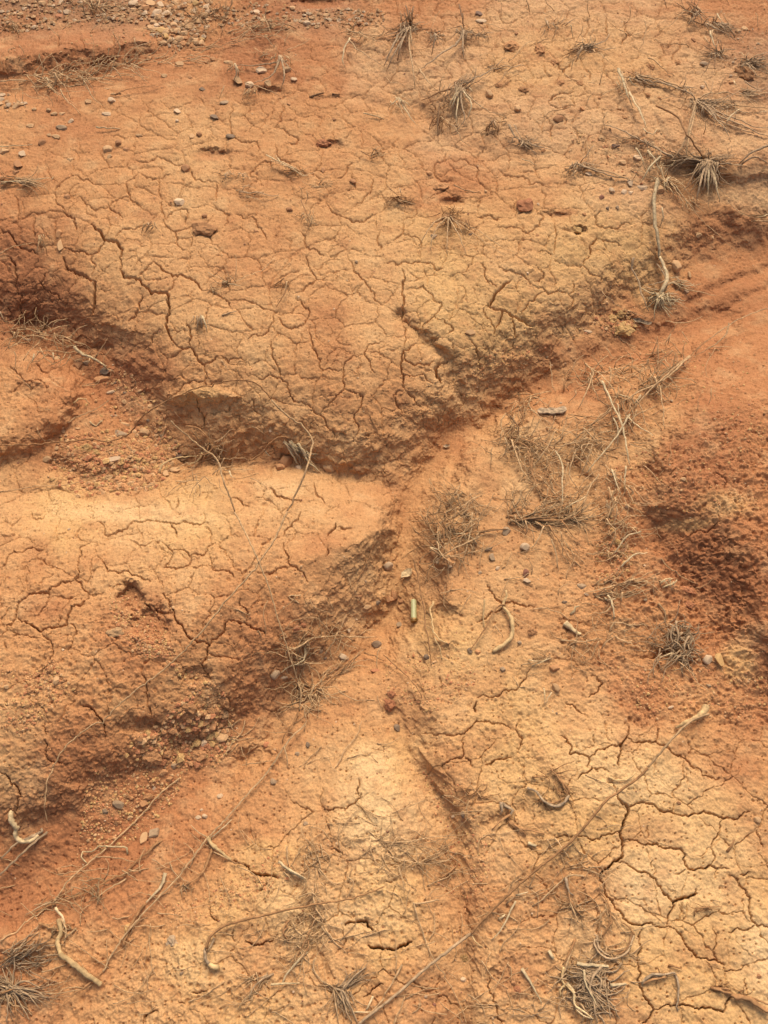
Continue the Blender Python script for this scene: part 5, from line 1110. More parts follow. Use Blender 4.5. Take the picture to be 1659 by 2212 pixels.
plant('dead_plant', 'net of dead grey stems spread over the middle of the island', 'dead plant', (4,700,860), [
 ('t',3,4,'550,790 580,880 602,932 642,982'),('b',2.6,4,'600,805 650,780 702,770 745,735'),('b',3,4,'530,780 640,802 702,862 782,892 862,872'),('t',2.6,4,'650,902 700,832 742,752'),('s',2.8,4,'740,842 770,902 772,982 770,1104'),('b',3,4,'640,872 642,942 692,1032 802,1032 862,1002'),('t',2.8,4,'880,788 752,822 680,790'),('t',2.6,4,'832,832 802,942 862,1032'),
 ('t',2.6,4,'862,742 922,800 980,802'),('b',3,4,'672,792 742,842 822,860'),('t',2.6,4,'872,870 852,822 900,812'),('b',2.6,4,'622,842 640,922 690,962 770,980'),('t',2.4,4,'902,812 872,900 842,960'),('b',2.6,4,'560,800 620,822 652,902'),('t',2.4,4,'700,740 800,760 862,802'),('b',2.6,4,'720,900 692,962 680,1032'),('t',2.4,4,'930,940 890,1000 852,1092'),('s',2.6,4,'760,1104 830,1060 870,1040')],
 [tan(P(4,(520,770),(760,790),(900,780),(940,850),(800,900),(600,870)), 150, 80, 1.2, .9), tan(P(4,(620,880),(720,900),(740,1040),(860,1000),(860,1060),(680,1080)), 110, 80, 1.2, .9), tan(P(4,(820,700),(1000,760),(980,850),(840,840)), 60, 80, 1.1, .7)], None, 't', 'stem', 'fine_stems')
plant('dead_plant', 'dry hanging tuft at the right edge of the island', 'dead plant', (4,1010,950), [('s',3,4,'985,925 1000,980 1025,1035'),('s',2.8,4,'1045,910 1042,970 1045,1020'),('t',2.6,4,'960,960 1000,990 1020,980'),('g',3,4,'990,930 1010,960'),('t',2.4,4,'970,1000 990,1060 985,1104')], [tan(P(4,(950,900),(1060,900),(1060,1090),(960,1080)), 70, 80, 1.2, .6, (280,40))], None, 't', 'stem', 'fine_stems')
plant('dead_plant', 'brown arc tangle on the gully side of the island', 'dead plant', (6,330,100), [
 ('b',3,6,'200,152 300,112 402,82 545,68'),('b',2.8,6,'262,0 300,60 332,122'),('t',2.8,6,'382,0 372,90 342,212'),('b',2.8,6,'202,0 240,60 262,122 232,182'),('t',3,6,'412,110 352,132 232,202 180,262'),('s',2.6,6,'402,140 380,110 350,90 300,95'),('s',2.6,6,'200,155 235,160 275,130'),('t',2.4,6,'340,100 380,150 378,200'),('t',2.4,4,'270,1095 300,1040 330,985'),('t',2.4,4,'330,1090 380,1050 402,1040'),('b',2.4,6,'300,110 250,40 230,10'),('b',2.4,6,'280,60 360,90 420,130'),('d',3,6,'410,90 470,78 540,72'),('t',2.2,6,'225,130 250,180 290,225')],
 [tan(P(6,(200,0),(420,0),(420,160),(300,240),(190,250)), 190, 90, 1.3, .9), tan(P(4,(270,1020),(400,1020),(420,1106),(260,1106)), 40, 80, 1.2, .7)], None, 't', 'stem', 'fine_stems')
plant('dead_plant', 'thick dark mat of stems across the foot of the island', 'dead plant', (6,680,25), [
 ('d',4,6,'540,42 640,30 742,22 822,2'),('b',3.4,6,'530,10 600,30 700,35 800,30 850,0'),('b',3,6,'712,60 792,182 822,252',dict(taper=.5)),('t',2.6,6,'722,120 745,182 752,252'),('b',2.6,6,'770,40 805,90 850,132'),('b',3,4,'520,1060 560,1106'),('b',3,4,'700,1104 760,1085 860,1050'),('t',2.4,6,'610,40 620,80 610,100'),('t',2.4,6,'690,60 660,130 620,170'),('b',3,6,'640,28 690,60 760,70')],
 [tan(P(6,(520,0),(850,0),(820,50),(640,60),(530,50)), 150, 80, 1.4, .6, (10,35)), tan(P(4,(520,1020),(600,1000),(620,1100),(520,1104)), 50, 60, 1.2, .8),tan(P(6,(700,60),(780,60),(840,200),(800,200)), 24, 90, 1, .4, (295,20))], None, 't', 'stem', 'fine_stems')
plant('dead_plant', 'dry stems and rubble strip running down beside the rusty bank', 'dead plant', (6,985,350), [
 ('s',2.8,6,'1112,80 1042,112 992,182 960,162'),('t',2.8,6,'1082,290 1020,312 942,332 872,352'),('s',3.6,6,'968,362 985,402 992,432 990,472'),('s',3,6,'1020,242 1060,202 1090,180 1136,180'),('t',2.2,6,'1062,290 1132,312 1202,362'),('t',2.6,6,'990,400 960,430 900,440'),('s',3,6,'950,372 975,385 1000,375'),('t',2.4,6,'1030,350 1020,400'),('t',2.4,6,'960,30 1000,90 980,150'),('b',2.4,6,'980,350 1000,320 1060,290')],
 [tan(P(6,(940,0),(1080,20),(1060,160),(980,240),(940,160)), 80, 70, 1.2, .8), tan(P(6,(900,300),(1080,280),(1040,380),(900,380)), 80, 80, 1.2, .6, (15,40))], None, 't', 'stem', 'fine_stems')
single('dry_twig', 'brown stem dropping diagonally above the white sticks', 'twig', 't', 2, 6, '1195,205 1260,262 1352,315')
plant('dead_twig', 'little heap of white sticks on the rusty slope', 'twig', (6,1230,310), [('w',3,6,'1188,318 1212,292 1250,290'),('w',3,6,'1200,332 1240,318 1268,292'),('s',2.6,6,'1210,300 1225,325'),('s',2.4,6,'1235,295 1240,330'),('w',2.4,6,'1185,300 1215,308')], [fan(6,1225,310,12,50)], None, 's', 'stick', 'fine_twigs')
single('dead_root', 'thin bent root above the grey tangle on the rusty slope', 'root', 't', 3, 6, '1180,405 1208,430 1218,472')
plant('grass_tuft', 'grey tangle of curled grass in a hollow of the rusty slope', 'grass tuft', (6,1285,560), [
 ('g',3.6,6,'1232,482 1262,500 1272,552 1250,590'),('g',3.4,6,'1262,472 1272,520 1292,560'),('g',3.2,6,'1322,532 1300,570 1300,620'),('g',3.2,6,'1335,545 1310,590'),('g',3,6,'1250,485 1240,540 1262,600'),('g',3,6,'1285,580 1320,560 1330,530'),('t',2.2,6,'1272,650 1330,702 1400,780'),('t',2.2,6,'1240,630 1300,625 1352,625'),('s',3,6,'1190,632 1240,615 1300,640'),('g',3.2,6,'1225,500 1265,540 1300,545')],
 [tan(P(6,(1220,480),(1290,480),(1340,540),(1320,660),(1230,650),(1240,560)), 170, 60, 1.5, 1.2), tan(P(6,(1100,540),(1300,580),(1300,640),(1130,600)), 50, 90, 1.1, .5)], None, 'g', 'blade')
plant('dead_root', 'thin tan roots snaking from the wood piece to the small brown stone', 'root', (6,1000,485), [('t',2.6,6,'975,515 990,485 1030,482 1092,502'),('t',2,6,'645,420 702,418 762,440 802,472'),('t',2,6,'940,590 960,560 1000,540'),('t',2.4,6,'760,555 850,560 940,545'),('t',2,6,'1000,540 1080,570 1130,600')], [tan(P(6,(740,540),(960,540),(960,600),(760,580)), 40, 80, 1, .7), tan(P(6,(950,470),(1060,470),(1040,530),(960,530)), 30, 60, 1, 1)], None, 't', 'root_strand', 'fine_roots')
single('dead_twig', 'curved bare grey twig with a pale thick lower end', 'twig', 'c', 4.6, 6, '527,338 530,365 513,402 545,445 556,500 546,545 515,575 472,602', lift=3, taper=1.25, flat=.95, knots=1, n=7, tip0=.5)
single('dead_twig', 'thin dark twig running down left from the curved bare twig', 'twig', 'b', 2.6, 6, '525,395 480,422 432,510 368,602', lift=4)
single('dead_root', 'fine pale root left of the curved bare twig', 'root', 'c', 2.6, 6, '436,378 430,440 435,502')
single('wood_piece', 'short yellow wood piece in the middle of the rough flat', 'wood', 'w', 10, 6, '782,482 805,498 822,518 850,532', lift=3, taper=.7, knots=1, n=7, step=4)
single('wood_piece', 'tiny kinked yellow root bit beside the short yellow wood piece', 'wood', 'w', 4, 6, '803,441 820,432 828,414 843,408', lift=2)
single('straw', 'long thin reddish stem standing past the green cartridge case', 'twig', 'b', 2.6, 6, '128,200 150,300 170,400 185,520 200,620 205,662', lift=5, stiff=8)
single('dead_root', 'thin tan root in the eroded hole right of the cartridge case', 'root', 'c', 3, 6, '212,385 202,450 230,540 278,572', lift=2)
single('dead_root', 'finer lower root below the eroded hole', 'root', 'c', 2, 6, '218,545 240,590 252,642')
single('straw', 'crooked brown stem on the slope below the cartridge case', 'twig', 'b', 2.8, 6, '0,615 60,672 112,722 145,765 162,802', lift=3)
plant('dead_twig', 'pair of white needle straws meeting in a V on the rough flat', 'straw', (6,695,830), [('w',2.2,6,'690,762 695,800 696,836'),('s',1.8,6,'725,780 708,805 695,834')], (), None, 't', 'straw')
plant('grass_tuft', 'small tan wisp in the middle of the rough flat', 'grass tuft', (6,690,645), [('t',2.4,6,'590,662 640,652 690,642 722,616'),('s',2.4,6,'625,640 665,645'),('s',2.2,6,'640,665 680,650 720,630')], [fan(6,690,640,30,70,100,220)], G1)
plant('broken_branch', 'broken bark stub with a very long grey stem reaching to the bottom edge', 'branch', (6,1385,860), [
 ('c',13,6,'1392,838 1382,862 1350,890 1300,912 1262,932',dict(lift=7,taper=.35,flat=.95,n=8,knots=1,step=5)),
 ('t',3,6,'1402,874 1330,902 1262,962 1200,1032 1140,1104',dict(lift=8,taper=.95,stiff=8,flat=1,n=6)),
 ('b',3.2,8,'1138,2 1090,50 1000,112 950,152 860,262 770,352 620,472 490,592 372,716',dict(lift=8,taper=1.0,stiff=10,flat=1,n=6)),
 ('g',3.8,8,'372,716 200,850 62,972 0,1022',dict(lift=8,taper=1.0,stiff=10,flat=1,n=6)),('g',3.8,7,'1659,1022 1590,1076 1550,1106',dict(lift=8,taper=1.0,flat=1,n=6))], (), None, 't', 'stem_section')
# ---- lower left
plant('dead_root', 'matted stem bundle on the gully floor under the thin wiry stem', 'root', (5,1300,770), [
 ('t',3,5,'1232,602 1300,582 1360,545 1462,532'),('s',3,5,'1320,580 1312,640 1262,660 1210,700'),('t',3,5,'1462,532 1540,540 1625,542'),('b',3.4,5,'1330,802 1402,742 1502,652 1572,610'),('b',3,5,'1572,610 1620,622 1659,642'),('t',2.8,5,'1285,732 1300,782 1292,860'),('b',3,5,'1290,862 1272,902 1230,962 1222,1000'),('t',2.8,5,'1330,802 1370,742 1430,672'),('t',2.4,5,'1400,620 1440,560 1495,440'),('t',2.6,5,'1255,660 1320,655 1402,650'),('b',2.6,5,'1280,740 1340,770 1372,760'),('s',2.6,5,'1280,640 1320,620 1325,590')],
 [tan(P(5,(1230,590),(1350,570),(1340,650),(1240,660)), 70, 60, 1.2, 1.2), tan(P(5,(1260,730),(1400,740),(1380,830),(1290,870)), 120, 70, 1.3, 1), tan(P(5,(1340,520),(1560,500),(1560,560),(1360,580)), 50, 70, 1.1, .7), tan(P(5,(1380,700),(1540,630),(1560,650),(1390,740)), 30, 70, 1.1, .4, (35,20))], None, 't', 'root_strand', 'fine_roots')
single('dead_root', 'small brown root on the mound flank above the matted bundle', 'root', 't', 2.4, 5, '1300,360 1245,362 1290,395 1275,380')
single('dry_twig', 'thin curved brown stem on the slope left of the cartridge case', 'twig', 'b', 2, 5, '1605,165 1572,240 1545,290 1510,318')
single('straw', 'thin straw leaning on the orange slope right of the crumb slide', 'straw', 't', 2.2, 5, '968,934 1002,920 1042,892')
single('straw', 'forked straw below the thin leaning straw', 'straw', 't', 2.4, 5, '960,1062 1005,1000 1045,950 1058,900')
single('dry_twig', 'faint curved stem at the right of the lower gully floor', 'twig', 't', 1.8, 5, '1450,1106 1490,1030 1540,970 1562,900')
plant('dead_root', 'thick twisted root curling down the lower left edge', 'root', (7,60,200), [('w',9.5,7,'50,190 46,222 58,245 72,262 66,292 96,318 140,312 165,292',dict(lift=6,taper=.75,flat=1,n=8,knots=.8,step=4)),('k',7,7,'90,318 140,300 180,272 178,262',dict(lift=5,taper=.6,flat=.9,n=6,knots=1)),('g',4,7,'204,275 150,320 100,362 50,412 0,462',dict(lift=6,taper=.7)),('g',3.4,7,'185,275 120,300 60,332 0,392',dict(lift=6,taper=.7))], (), None, 't', 'root_section')
single('dried_vine', 'long straight thin stem crossing the red slope to the left edge', 'twig', 't', 2.4, 7, '778,45 700,102 600,212 500,312 380,416 300,482 250,552 220,592 120,662 0,752', lift=5, stiff=10, taper=.8)
single('dead_root', 'pale curly hair root looping over the red slope', 'root', 'w', 2.6, 7, '552,372 545,345 500,340 430,340 398,362 358,364 350,385 380,416', lift=3, taper=.7)
plant('dried_vine', 'long thin stem running from the matted bundle to the bottom left', 'stem', (7,880,320), [('t',2.6,5,'1320,915 1250,982 1200,1062 1172,1104',dict(lift=5,taper=1,stiff=6)),('t',2.4,7,'1172,0 1062,122 962,232 882,322 792,442 702,542 562,692 492,792 442,882',dict(lift=5,taper=1,stiff=8)),('b',2.4,7,'442,882 382,932 292,1002 212,1104',dict(lift=5,taper=.6,stiff=8)),('t',2.2,5,'1225,1010 1240,1060 1242,1104')], (), None, 't', 'stem_section')
plant('dry_twig', 'dark stem with fine hairs across the lower red slope', 'stem', (7,540,460), [('b',4,7,'700,310 650,352 592,402 542,462'),('b',3,7,'542,462 470,482 402,522 302,562 200,602 108,642'),('t',2.4,7,'545,480 482,512 432,552 422,586'),('b',2.4,7,'240,575 200,600 160,625'),('g',2.6,7,'220,575 170,600 110,635')], [tan(P(7,(300,470),(520,480),(460,560),(300,580)), 50, 80, 1, .7), tan(P(7,(120,590),(260,560),(240,620),(140,650)), 30, 70, 1, .4, (30,20)),fan(7,420,560,16,70)], None, 't', 'stem', 'fine_hairs')
single('dry_leaf', 'pale straw leaf standing out on the lower red slope', 'leaf', 's', 8, 7, '714,452 706,492 675,535 630,585', lift=6, taper=.25, flat=.25, n=6)
single('dry_twig', 'brown stem below the pale straw leaf', 'twig', 'b', 3.4, 7, '628,588 592,632 562,682 530,765', lift=4, taper=1.3)
plant('dead_root', 'forked tan root knuckle beside the long thin stem', 'root', (7,905,310), [('c',7,7,'897,300 920,335 962,368 998,398',dict(lift=4,taper=.6,flat=.9,n=7,knots=1,step=4)),('b',3,7,'998,398 1030,405 1062,412'),('t',2.4,7,'900,305 860,280 822,245'),('b',4,7,'915,350 882,440 842,482 792,512'),('s',2.4,7,'900,310 960,262 1002,222'),('t',2.4,7,'1000,400 960,380 920,360')], [fan(7,800,505,24,60,200,330)], None, 't', 'root_strand', 'fine_roots')
plant('dead_root', 'long pale root snaking down beside the left bottom mound', 'root', (7,260,700), [('c',7.5,7,'252,655 265,705 250,750 262,802 300,832 350,872 402,912 442,938',dict(lift=5,taper=1.25,flat=.95,n=8,knots=1,step=5)),('s',4,7,'238,602 268,640 278,668 268,712'),('b',4,7,'172,668 215,690 262,706'),('t',3.4,7,'330,690 300,720 272,745'),('t',3,7,'262,650 285,690 280,760')], [fan(7,265,690,30,70),fan(7,320,700,10,40)], None, 't', 'root_strand', 'fine_roots')
plant('dead_plant', 'wire bush of radiating grey stems in the bottom left corner', 'dead plant', (7,50,950), [
 ('g',3,7,'50,952 20,945 0,940'),('g',3,7,'50,952 150,962 212,1002'),('g',2.6,7,'52,950 62,850 70,802 112,742 172,668'),('g',2.6,7,'48,955 20,990 5,1022'),('b',2.6,7,'55,955 70,1030 68,1104'),('g',3,7,'0,862 60,812 142,788'),('b',3,7,'0,842 72,802 150,792'),('g',2.6,7,'52,948 110,920 192,962'),('g',2.6,7,'50,955 35,1040 30,1104'),('g',2.4,7,'52,955 120,980 170,1040'),('g',2.4,7,'45,950 20,900 10,862'),('b',3,7,'0,975 60,955 120,960'),('g',2.4,7,'50,955 90,1020 130,1090')],
 [fan(7,50,952,110,170,0,360,curl=.3,wpx=1.5),tan(P(7,(0,790),(150,780),(180,860),(0,880)), 70, 110, 1.2, .4, (15,25)),fan(7,60,960,40,220,-50,20,curl=.3)], None, 'g', 'stem', 'fine_stems')
plant('rooted_stub', 'peg-like brown stub whose thin stem bends away to the right', 'stub', (7,920,860), [('c',12,7,'945,862 925,862 905,850',dict(lift=5,taper=.75,flat=.9,n=8,step=4)),('k',8,7,'908,858 892,830 886,800 890,772',dict(lift=6,taper=.5,flat=1,n=8,knots=.5,step=4)),('b',4,7,'890,782 900,742 952,692 1062,656 1202,622 1352,592 1482,572 1600,540 1659,515',dict(lift=8,taper=.4,stiff=10,flat=1)),('g',4,7,'925,735 912,770 890,800')], (), None, 't', 'stem_section')
plant('grass_tuft', 'pale crossed straws on the yellow crust of the bottom mound', 'grass tuft', (7,1250,440), [('s',4,7,'1203,403 1250,442 1320,485'),('s',3,7,'1240,435 1290,458 1325,482'),('t',2.6,7,'1242,340 1240,382 1248,424')], [fan(7,1245,440,12,80,300,340),tan(P(7,(1280,310),(1400,330),(1390,430),(1300,430)), 60, 70, 1.1, .9)], G1)
plant('dead_plant', 'brown fluffy root mat hanging down the bottom mound', 'dead plant', (7,1340,620), [
 ('b',3,7,'1250,660 1222,700 1242,742'),('b',3,7,'1235,665 1245,690 1222,710 1250,748'),('b',2.6,7,'1360,592 1342,702 1252,862'),('t',2.6,7,'1350,520 1362,600 1400,660'),('t',2.4,7,'1290,560 1350,540 1390,600'),('s',4,7,'1328,792 1290,832 1232,900 1216,936'),('w',3.4,7,'1170,935 1220,932 1292,930'),('t',2.6,7,'1360,822 1352,862 1392,922 1442,952 1512,1062'),('g',3,7,'1182,888 1120,922 1090,962 1078,1000'),('g',3,7,'1160,892 1110,912'),('b',2.6,7,'1340,740 1320,800 1270,850'),('t',2.4,7,'1500,470 1530,500 1500,560')],
 [tan(P(7,(1220,640),(1420,580),(1420,700),(1300,860),(1240,860),(1290,740)), 150, 80, 1.2, .8, (240,50)), tan(P(7,(1090,880),(1200,880),(1180,900),(1090,1010),(1070,990)), 60, 60, 1.2, .5, (225,30)), tan(P(7,(1320,430),(1400,430),(1420,620),(1340,600)), 40, 80, 1, .6, (270,30))], None, 't', 'stem', 'fine_stems')
plant('grass_tuft', 'grey root cluster at the bottom edge of the mound', 'grass tuft', (7,1475,965), [('g',3.4,7,'1440,952 1480,962 1500,1002 1512,1060'),('g',3,7,'1480,965 1530,900 1582,862'),('g',3,7,'1480,965 1520,1040 1545,1104'),('t',2.6,7,'1442,952 1450,1020 1462,1104'),('g',3,7,'1475,965 1490,1030 1520,1104'),('g',2.8,7,'1478,960 1500,930')], [fan(7,1478,968,70,150,240,310),fan(7,1490,950,44,150,20,70)], G1, 'g')
plant('straw', 'two straws crossing near the bottom edge left of the long stem', 'straw', (7,1595,1050), [('s',3.4,7,'1612,985 1596,1020 1580,1050'),('t',2.6,7,'1659,995 1600,1062 1560,1104'),('s',2,7,'1530,1056 1580,1055 1625,1056')], (), None, 't', 'straw')
# ---- lower right
plant('dead_twig', 'Y-shaped weathered twig on the smooth flat above the long stem', 'twig', (8,540,210), [('k',6,8,'505,150 508,182 500,205',dict(taper=.5)),('k',5,8,'505,150 540,172 558,182 545,205 520,225',dict(knots=1)),('b',4,8,'545,200 500,232 466,272'),('b',6,8,'540,226 580,258 625,268 692,286',dict(knots=1,taper=.4)),('b',4,8,'560,236 600,275 612,292')], [fan(8,540,215,16,60)], None, 'b', 'branch', 'fine_twigs')
plant('dead_twig', 'brown bow of stems curling under the rough flat', 'twig', (8,700,155), [('k',4,8,'618,88 660,105 690,142 735,164 770,158 800,118',dict(knots=1,taper=.8)),('b',4,8,'800,120 770,72 742,32 715,0'),('b',4,8,'690,150 730,152 780,130'),('b',3,8,'640,42 690,36 705,40'),('b',4,8,'800,112 795,90 760,50')], [fan(8,700,150,20,60),tan(P(8,(640,0),(740,0),(790,90),(760,110),(700,30)), 34, 70, 1.1, .6, (310,30)),tan(P(8,(340,80),(420,90),(420,140),(340,140)), 34, 40, 1.2, .9)], None, 'b', 'branch', 'fine_twigs')
plant('dry_twig', 'ring of brown stems beside the left foot of the cracked slab', 'stem', (8,980,700), [('b',3,8,'935,535 962,570 975,622 968,682 935,742'),('g',3.4,8,'935,742 910,745 915,782 962,820 1000,822 1052,792 1080,722',dict(taper=.7)),('b',3.4,8,'1080,722 1062,690 1025,668'),('g',4,8,'920,720 930,780 980,815'),('b',3,8,'985,662 940,730'),('b',3,8,'1070,710 1050,780 1000,812')], [tan(P(8,(900,730),(960,740),(1000,800),(1060,770),(1080,800),(1000,840),(920,810)), 60, 70, 1.2, .6),tan(P(8,(920,530),(980,560),(980,680),(940,720)), 24, 70, 1.1, .4, (280,25))], None, 't', 'stem', 'fine_stems')
plant('dead_root', 'thin yellow root with a dark knot dropping through the flat', 'root', (8,795,500), [('t',3,8,'862,470 800,465 742,512 668,582'),('k',4.5,8,'785,475 792,510 802,540 818,552',dict(knots=1)),('b',3.4,8,'790,480 802,560 832,620 862,642'),('t',2.4,8,'802,560 815,610 840,670'),('t',2.4,8,'800,590 830,640'),('t',2.6,8,'735,300 762,340 800,390')], [tan(P(8,(790,560),(850,600),(870,660),(800,640)), 40, 60, 1.1, .9),tan(P(8,(700,360),(900,380),(910,450),(760,430)), 46, 80, 1, .7),tan(P(8,(520,500),(780,500),(700,560),(540,560)), 34, 80, 1, .5)], None, 't', 'root_strand', 'fine_roots')
plant('straw', 'yellow bent straw beside the long stem in the lower middle', 'straw', (8,540,630), [('s',3,8,'568,578 540,632 510,692 468,742'),('s',4,8,'494,656 510,644 522,632'),('s',3,8,'570,552 600,542 620,538'),('t',2.4,8,'525,588 560,560')], (), None, 't', 'straw')
single('straw', 'flat white straw piece above the bottom root tangle', 'straw', 's', 7, 8, '835,845 900,853 972,856', lift=4, taper=.7, flat=.3)
single('straw', 'long pointed straw piece on the red patch at the bottom', 'straw', 's', 8, 8, '595,868 628,920 655,968 680,1018', lift=4, taper=.2, flat=.3)
single('straw', 'short upright straw piece above the long pointed one', 'straw', 's', 7, 8, '710,790 720,808 730,826', lift=3, taper=.9, flat=.3)
single('straw', 'short level straw piece right of the bottom root tangle', 'straw', 's', 6, 8, '978,940 1010,936 1045,932', lift=3, taper=.5, flat=.3)
single('straw', 'tiny pale straw crumb on the flat under the Y-shaped twig', 'straw', 's', 6, 8, '620,325 640,332 660,336', lift=2, taper=.6, flat=.3)
single('dead_root', 'curled pale root touching the long stem near the big crack', 'root', 'c', 3.4, 8, '970,38 1000,50 1045,56 1075,35 1086,18', lift=3)
single('straw', 'thin reddish straw on the orange hollow at the bottom', 'straw', 't', 3, 8, '130,588 180,582 238,570', lift=2)
single('dried_vine', 'hair-thin stem falling through the orange hollow to the bottom edge', 'twig', 't', 2.2, 8, '125,580 200,800 280,930 340,1050 356,1104', lift=5, stiff=8)
single('straw', 'thin stem at the bottom left of the long grey stem', 'straw', 't', 3, 8, '80,848 50,900 25,945 0,985', lift=3)
single('dead_root', 'small brown root under the long stem at its middle', 'root', 'c', 2.6, 8, '375,720 392,752 425,772', lift=2)
plant('grass_tuft', 'wisp of fine curved hay on the ridge beside the narrow side gully', 'grass tuft', (8,100,330), [('t',2,8,'0,322 100,318 200,300 350,290'),('t',1.8,8,'0,372 90,400 180,415 290,400'),('t',1.8,8,'20,360 60,300 130,340 150,420'),('t',1.8,8,'60,420 80,480 90,540'),('b',3,8,'240,478 290,445 318,410 312,372'),('b',2.4,8,'270,470 310,430')], [tan(P(8,(0,310),(200,290),(300,310),(280,420),(120,430),(0,380)), 90, 110, 1, .6, (5,60)),tan(P(8,(230,420),(330,370),(330,450),(250,490)), 20, 60, 1, .7),tan(P(7,(1560,300),(1659,290),(1659,400),(1560,380)), 30, 100, 1, .6)], G1)
plant('dead_root', 'bottom root tangle with pale curly strands on the red patch', 'root', (8,880,930), [
 ('c',4,8,'775,860 770,920 800,952 842,1002'),('w',4.4,8,'790,930 820,970 822,1020 860,1050 902,1086'),('s',4,8,'862,875 870,930 902,990 920,1040'),('g',4,8,'940,860 905,900 890,960 930,1000'),('g',4,8,'900,880 940,920 920,980'),('t',3.4,8,'812,785 790,842 772,900'),('b',4,8,'825,740 802,802 770,850'),('g',4,8,'862,900 902,942 950,922'),('c',3.4,8,'780,940 760,960 765,990'),('t',3.4,8,'850,1020 870,1060 850,1100'),('g',3.4,8,'905,1000 912,1060 922,1104'),('b',3,8,'700,880 742,850 762,842'),('s',3,8,'830,1040 860,1070 898,1085')],
 [tan(P(8,(840,860),(960,860),(980,960),(940,1080),(840,1080),(850,980)), 200, 70, 1.7, 1.2), tan(P(8,(760,840),(840,840),(850,1000),(770,1000)), 90, 60, 1.3, 1), fan(8,880,930,60,200,240,330), tan(P(8,(550,1030),(700,1030),(680,1080),(560,1060)), 24, 50, 1, 1)], None, 'g', 'root_strand', 'fine_roots')
plant('dead_twig', 'weathered hooked twig on the cracked slab by the bottom right', 'twig', (8,1250,890), [('k',4.4,8,'1110,932 1140,902 1160,892 1205,892 1252,884',dict(knots=1)),('k',3.6,8,'1252,884 1268,930 1272,982 1268,1052',dict(taper=.5)),('b',4,8,'1230,852 1285,868'),('b',4,8,'1115,935 1160,915 1220,905'),('g',4,8,'1150,905 1200,895')], [fan(8,1190,895,14,60),fan(8,1270,1000,12,60,240,300)], None, 'b', 'branch', 'fine_twigs')
plant('dead_twig', 'dark brown branch entering at the bottom right corner', 'twig', (8,1560,990), [('b',9,8,'1475,962 1510,985 1560,992 1610,1022 1659,1052',dict(knots=1,taper=1.2,lift=5)),('b',5,8,'1412,948 1450,960 1500,975'),('b',4,8,'1430,955 1480,952 1500,960'),('b',4,8,'1560,990 1600,1000 1659,1022')], [fan(8,1440,955,24,70,0,50),fan(8,1540,985,14,60)], None, 'b', 'branch', 'fine_twigs')
plant('straw', 'faint arched wisps on the cracked slab above the hooked twig', 'straw', (8,1400,605), [('b',2.4,8,'1340,640 1350,610 1400,602 1460,600'),('b',2,8,'1350,620 1400,608 1440,612'),('t',2,8,'1420,572 1450,580')], [fan(8,1400,606,10,70,150,200)], None, 'b', 'straw')
single('dead_twig', 'tiny dark twig on the slab between two long cracks', 'twig', 'b', 4, 8, '1480,362 1498,342 1512,312')

mb = MB()
for poly_, n_, L_, w_ in ((P(1,(0,0),(1659,0),(1659,200),(900,240),(600,300),(200,420),(0,420)),110,60,1.0),(P(2,(0,0),(1659,0),(1659,900),(700,800),(0,400)),170,80,1.0),(P(4,(700,400),(1400,200),(1500,500),(1200,1100),(300,1106)),110,80,1.0),
      (P(6,(150,0),(1300,0),(1500,700),(600,800),(200,700)),130,80,1.0),(P(7,(0,400),(900,300),(1659,200),(1659,1106),(0,1106)),240,110,1.1),(P(8,(0,100),(900,0),(1000,500),(1100,1106),(0,1106)),220,110,1.1),(P(5,(1100,350),(1659,200),(1659,1106),(900,1106)),70,90,1.0),(P(3,(0,300),(500,450),(1300,820),(1200,980),(200,1000)),80,60,1.0)):
    tangle(mb, poly_, n_, L_, w_, .5, None, 1.0)
o = mb.build('straw_litter', VM['t']); tag(o, 'fine broken straw fibres littering the clay', 'litter', kind='stuff')

# ---- leaves, wood chip, slate cube, cartridge case
def leaf(name, label, cat, t, outline, m, thick=1.6, curl=3, spine=None, parentmat=None):
    """flat thin body: outline in picture points; curls up at its rim"""
    pts = parse(t, outline); cx = sum(p[0] for p in pts)/len(pts); cy = sum(p[1] for p in pts)/len(pts)
    c = surf(cx, cy); s = m_per_px(c); n = surf_n(cx, cy, 12); root = bpy.data.objects.new(name, None)
    q = spline(pts+[pts[0]], 4)[:-1]; rings = []
    vs = []; fs = []; K = 4; N = len(q)
    for k in range(1, K+1):
        f = k/K
        for a, b in q:
            x, y = cx+(a-cx)*f, cy+(b-cy)*f; d = (surf(x, y)-CAMP).normalized()
            t_ = (c-CAMP).dot(n)/d.dot(n); p = CAMP+d*t_
            vs.append(p+n*s*(3+curl*f*f+1.2*math.sin((a-b)*.25)*f))
    top0 = len(vs); vs.append(c+n*s*3)
    nb = len(vs)
    vs += [v-n*s*thick for v in vs[:nb]]
    for k in range(K-1):
        for i in range(N):
            a = k*N+i; b = k*N+(i+1) % N; fs.append((a, b, b+N, a+N)); fs.append((a+nb+N, b+nb+N, b+nb, a+nb))
    for i in range(N):
        j = (i+1) % N; fs.append((top0, j, i)); fs.append((top0+nb, i+nb, j+nb))
        a = (K-1)*N+i; b = (K-1)*N+j; fs.append((a, b, b+nb, a+nb))
    me = bpy.data.meshes.new(name); me.from_pydata([tuple(v-c) for v in vs], [], fs); me.materials.append(VM[m])
    bm = bmesh.new(); bm.from_mesh(me); bmesh.ops.recalc_face_normals(bm, faces=bm.faces); bm.to_mesh(me); bm.free()
    o = bpy.data.objects.new(name, me); COL.objects.link(o); o.location = c; tag(o, label, cat)
    if spine:
        mb = MB(); strand(mb, parse(t, spine), 1.8, lift=5+curl*.5, flat=1, arch=0, stiff=1); so_ = mb.build('leaf_stalk', VM['b'], o)
    return o
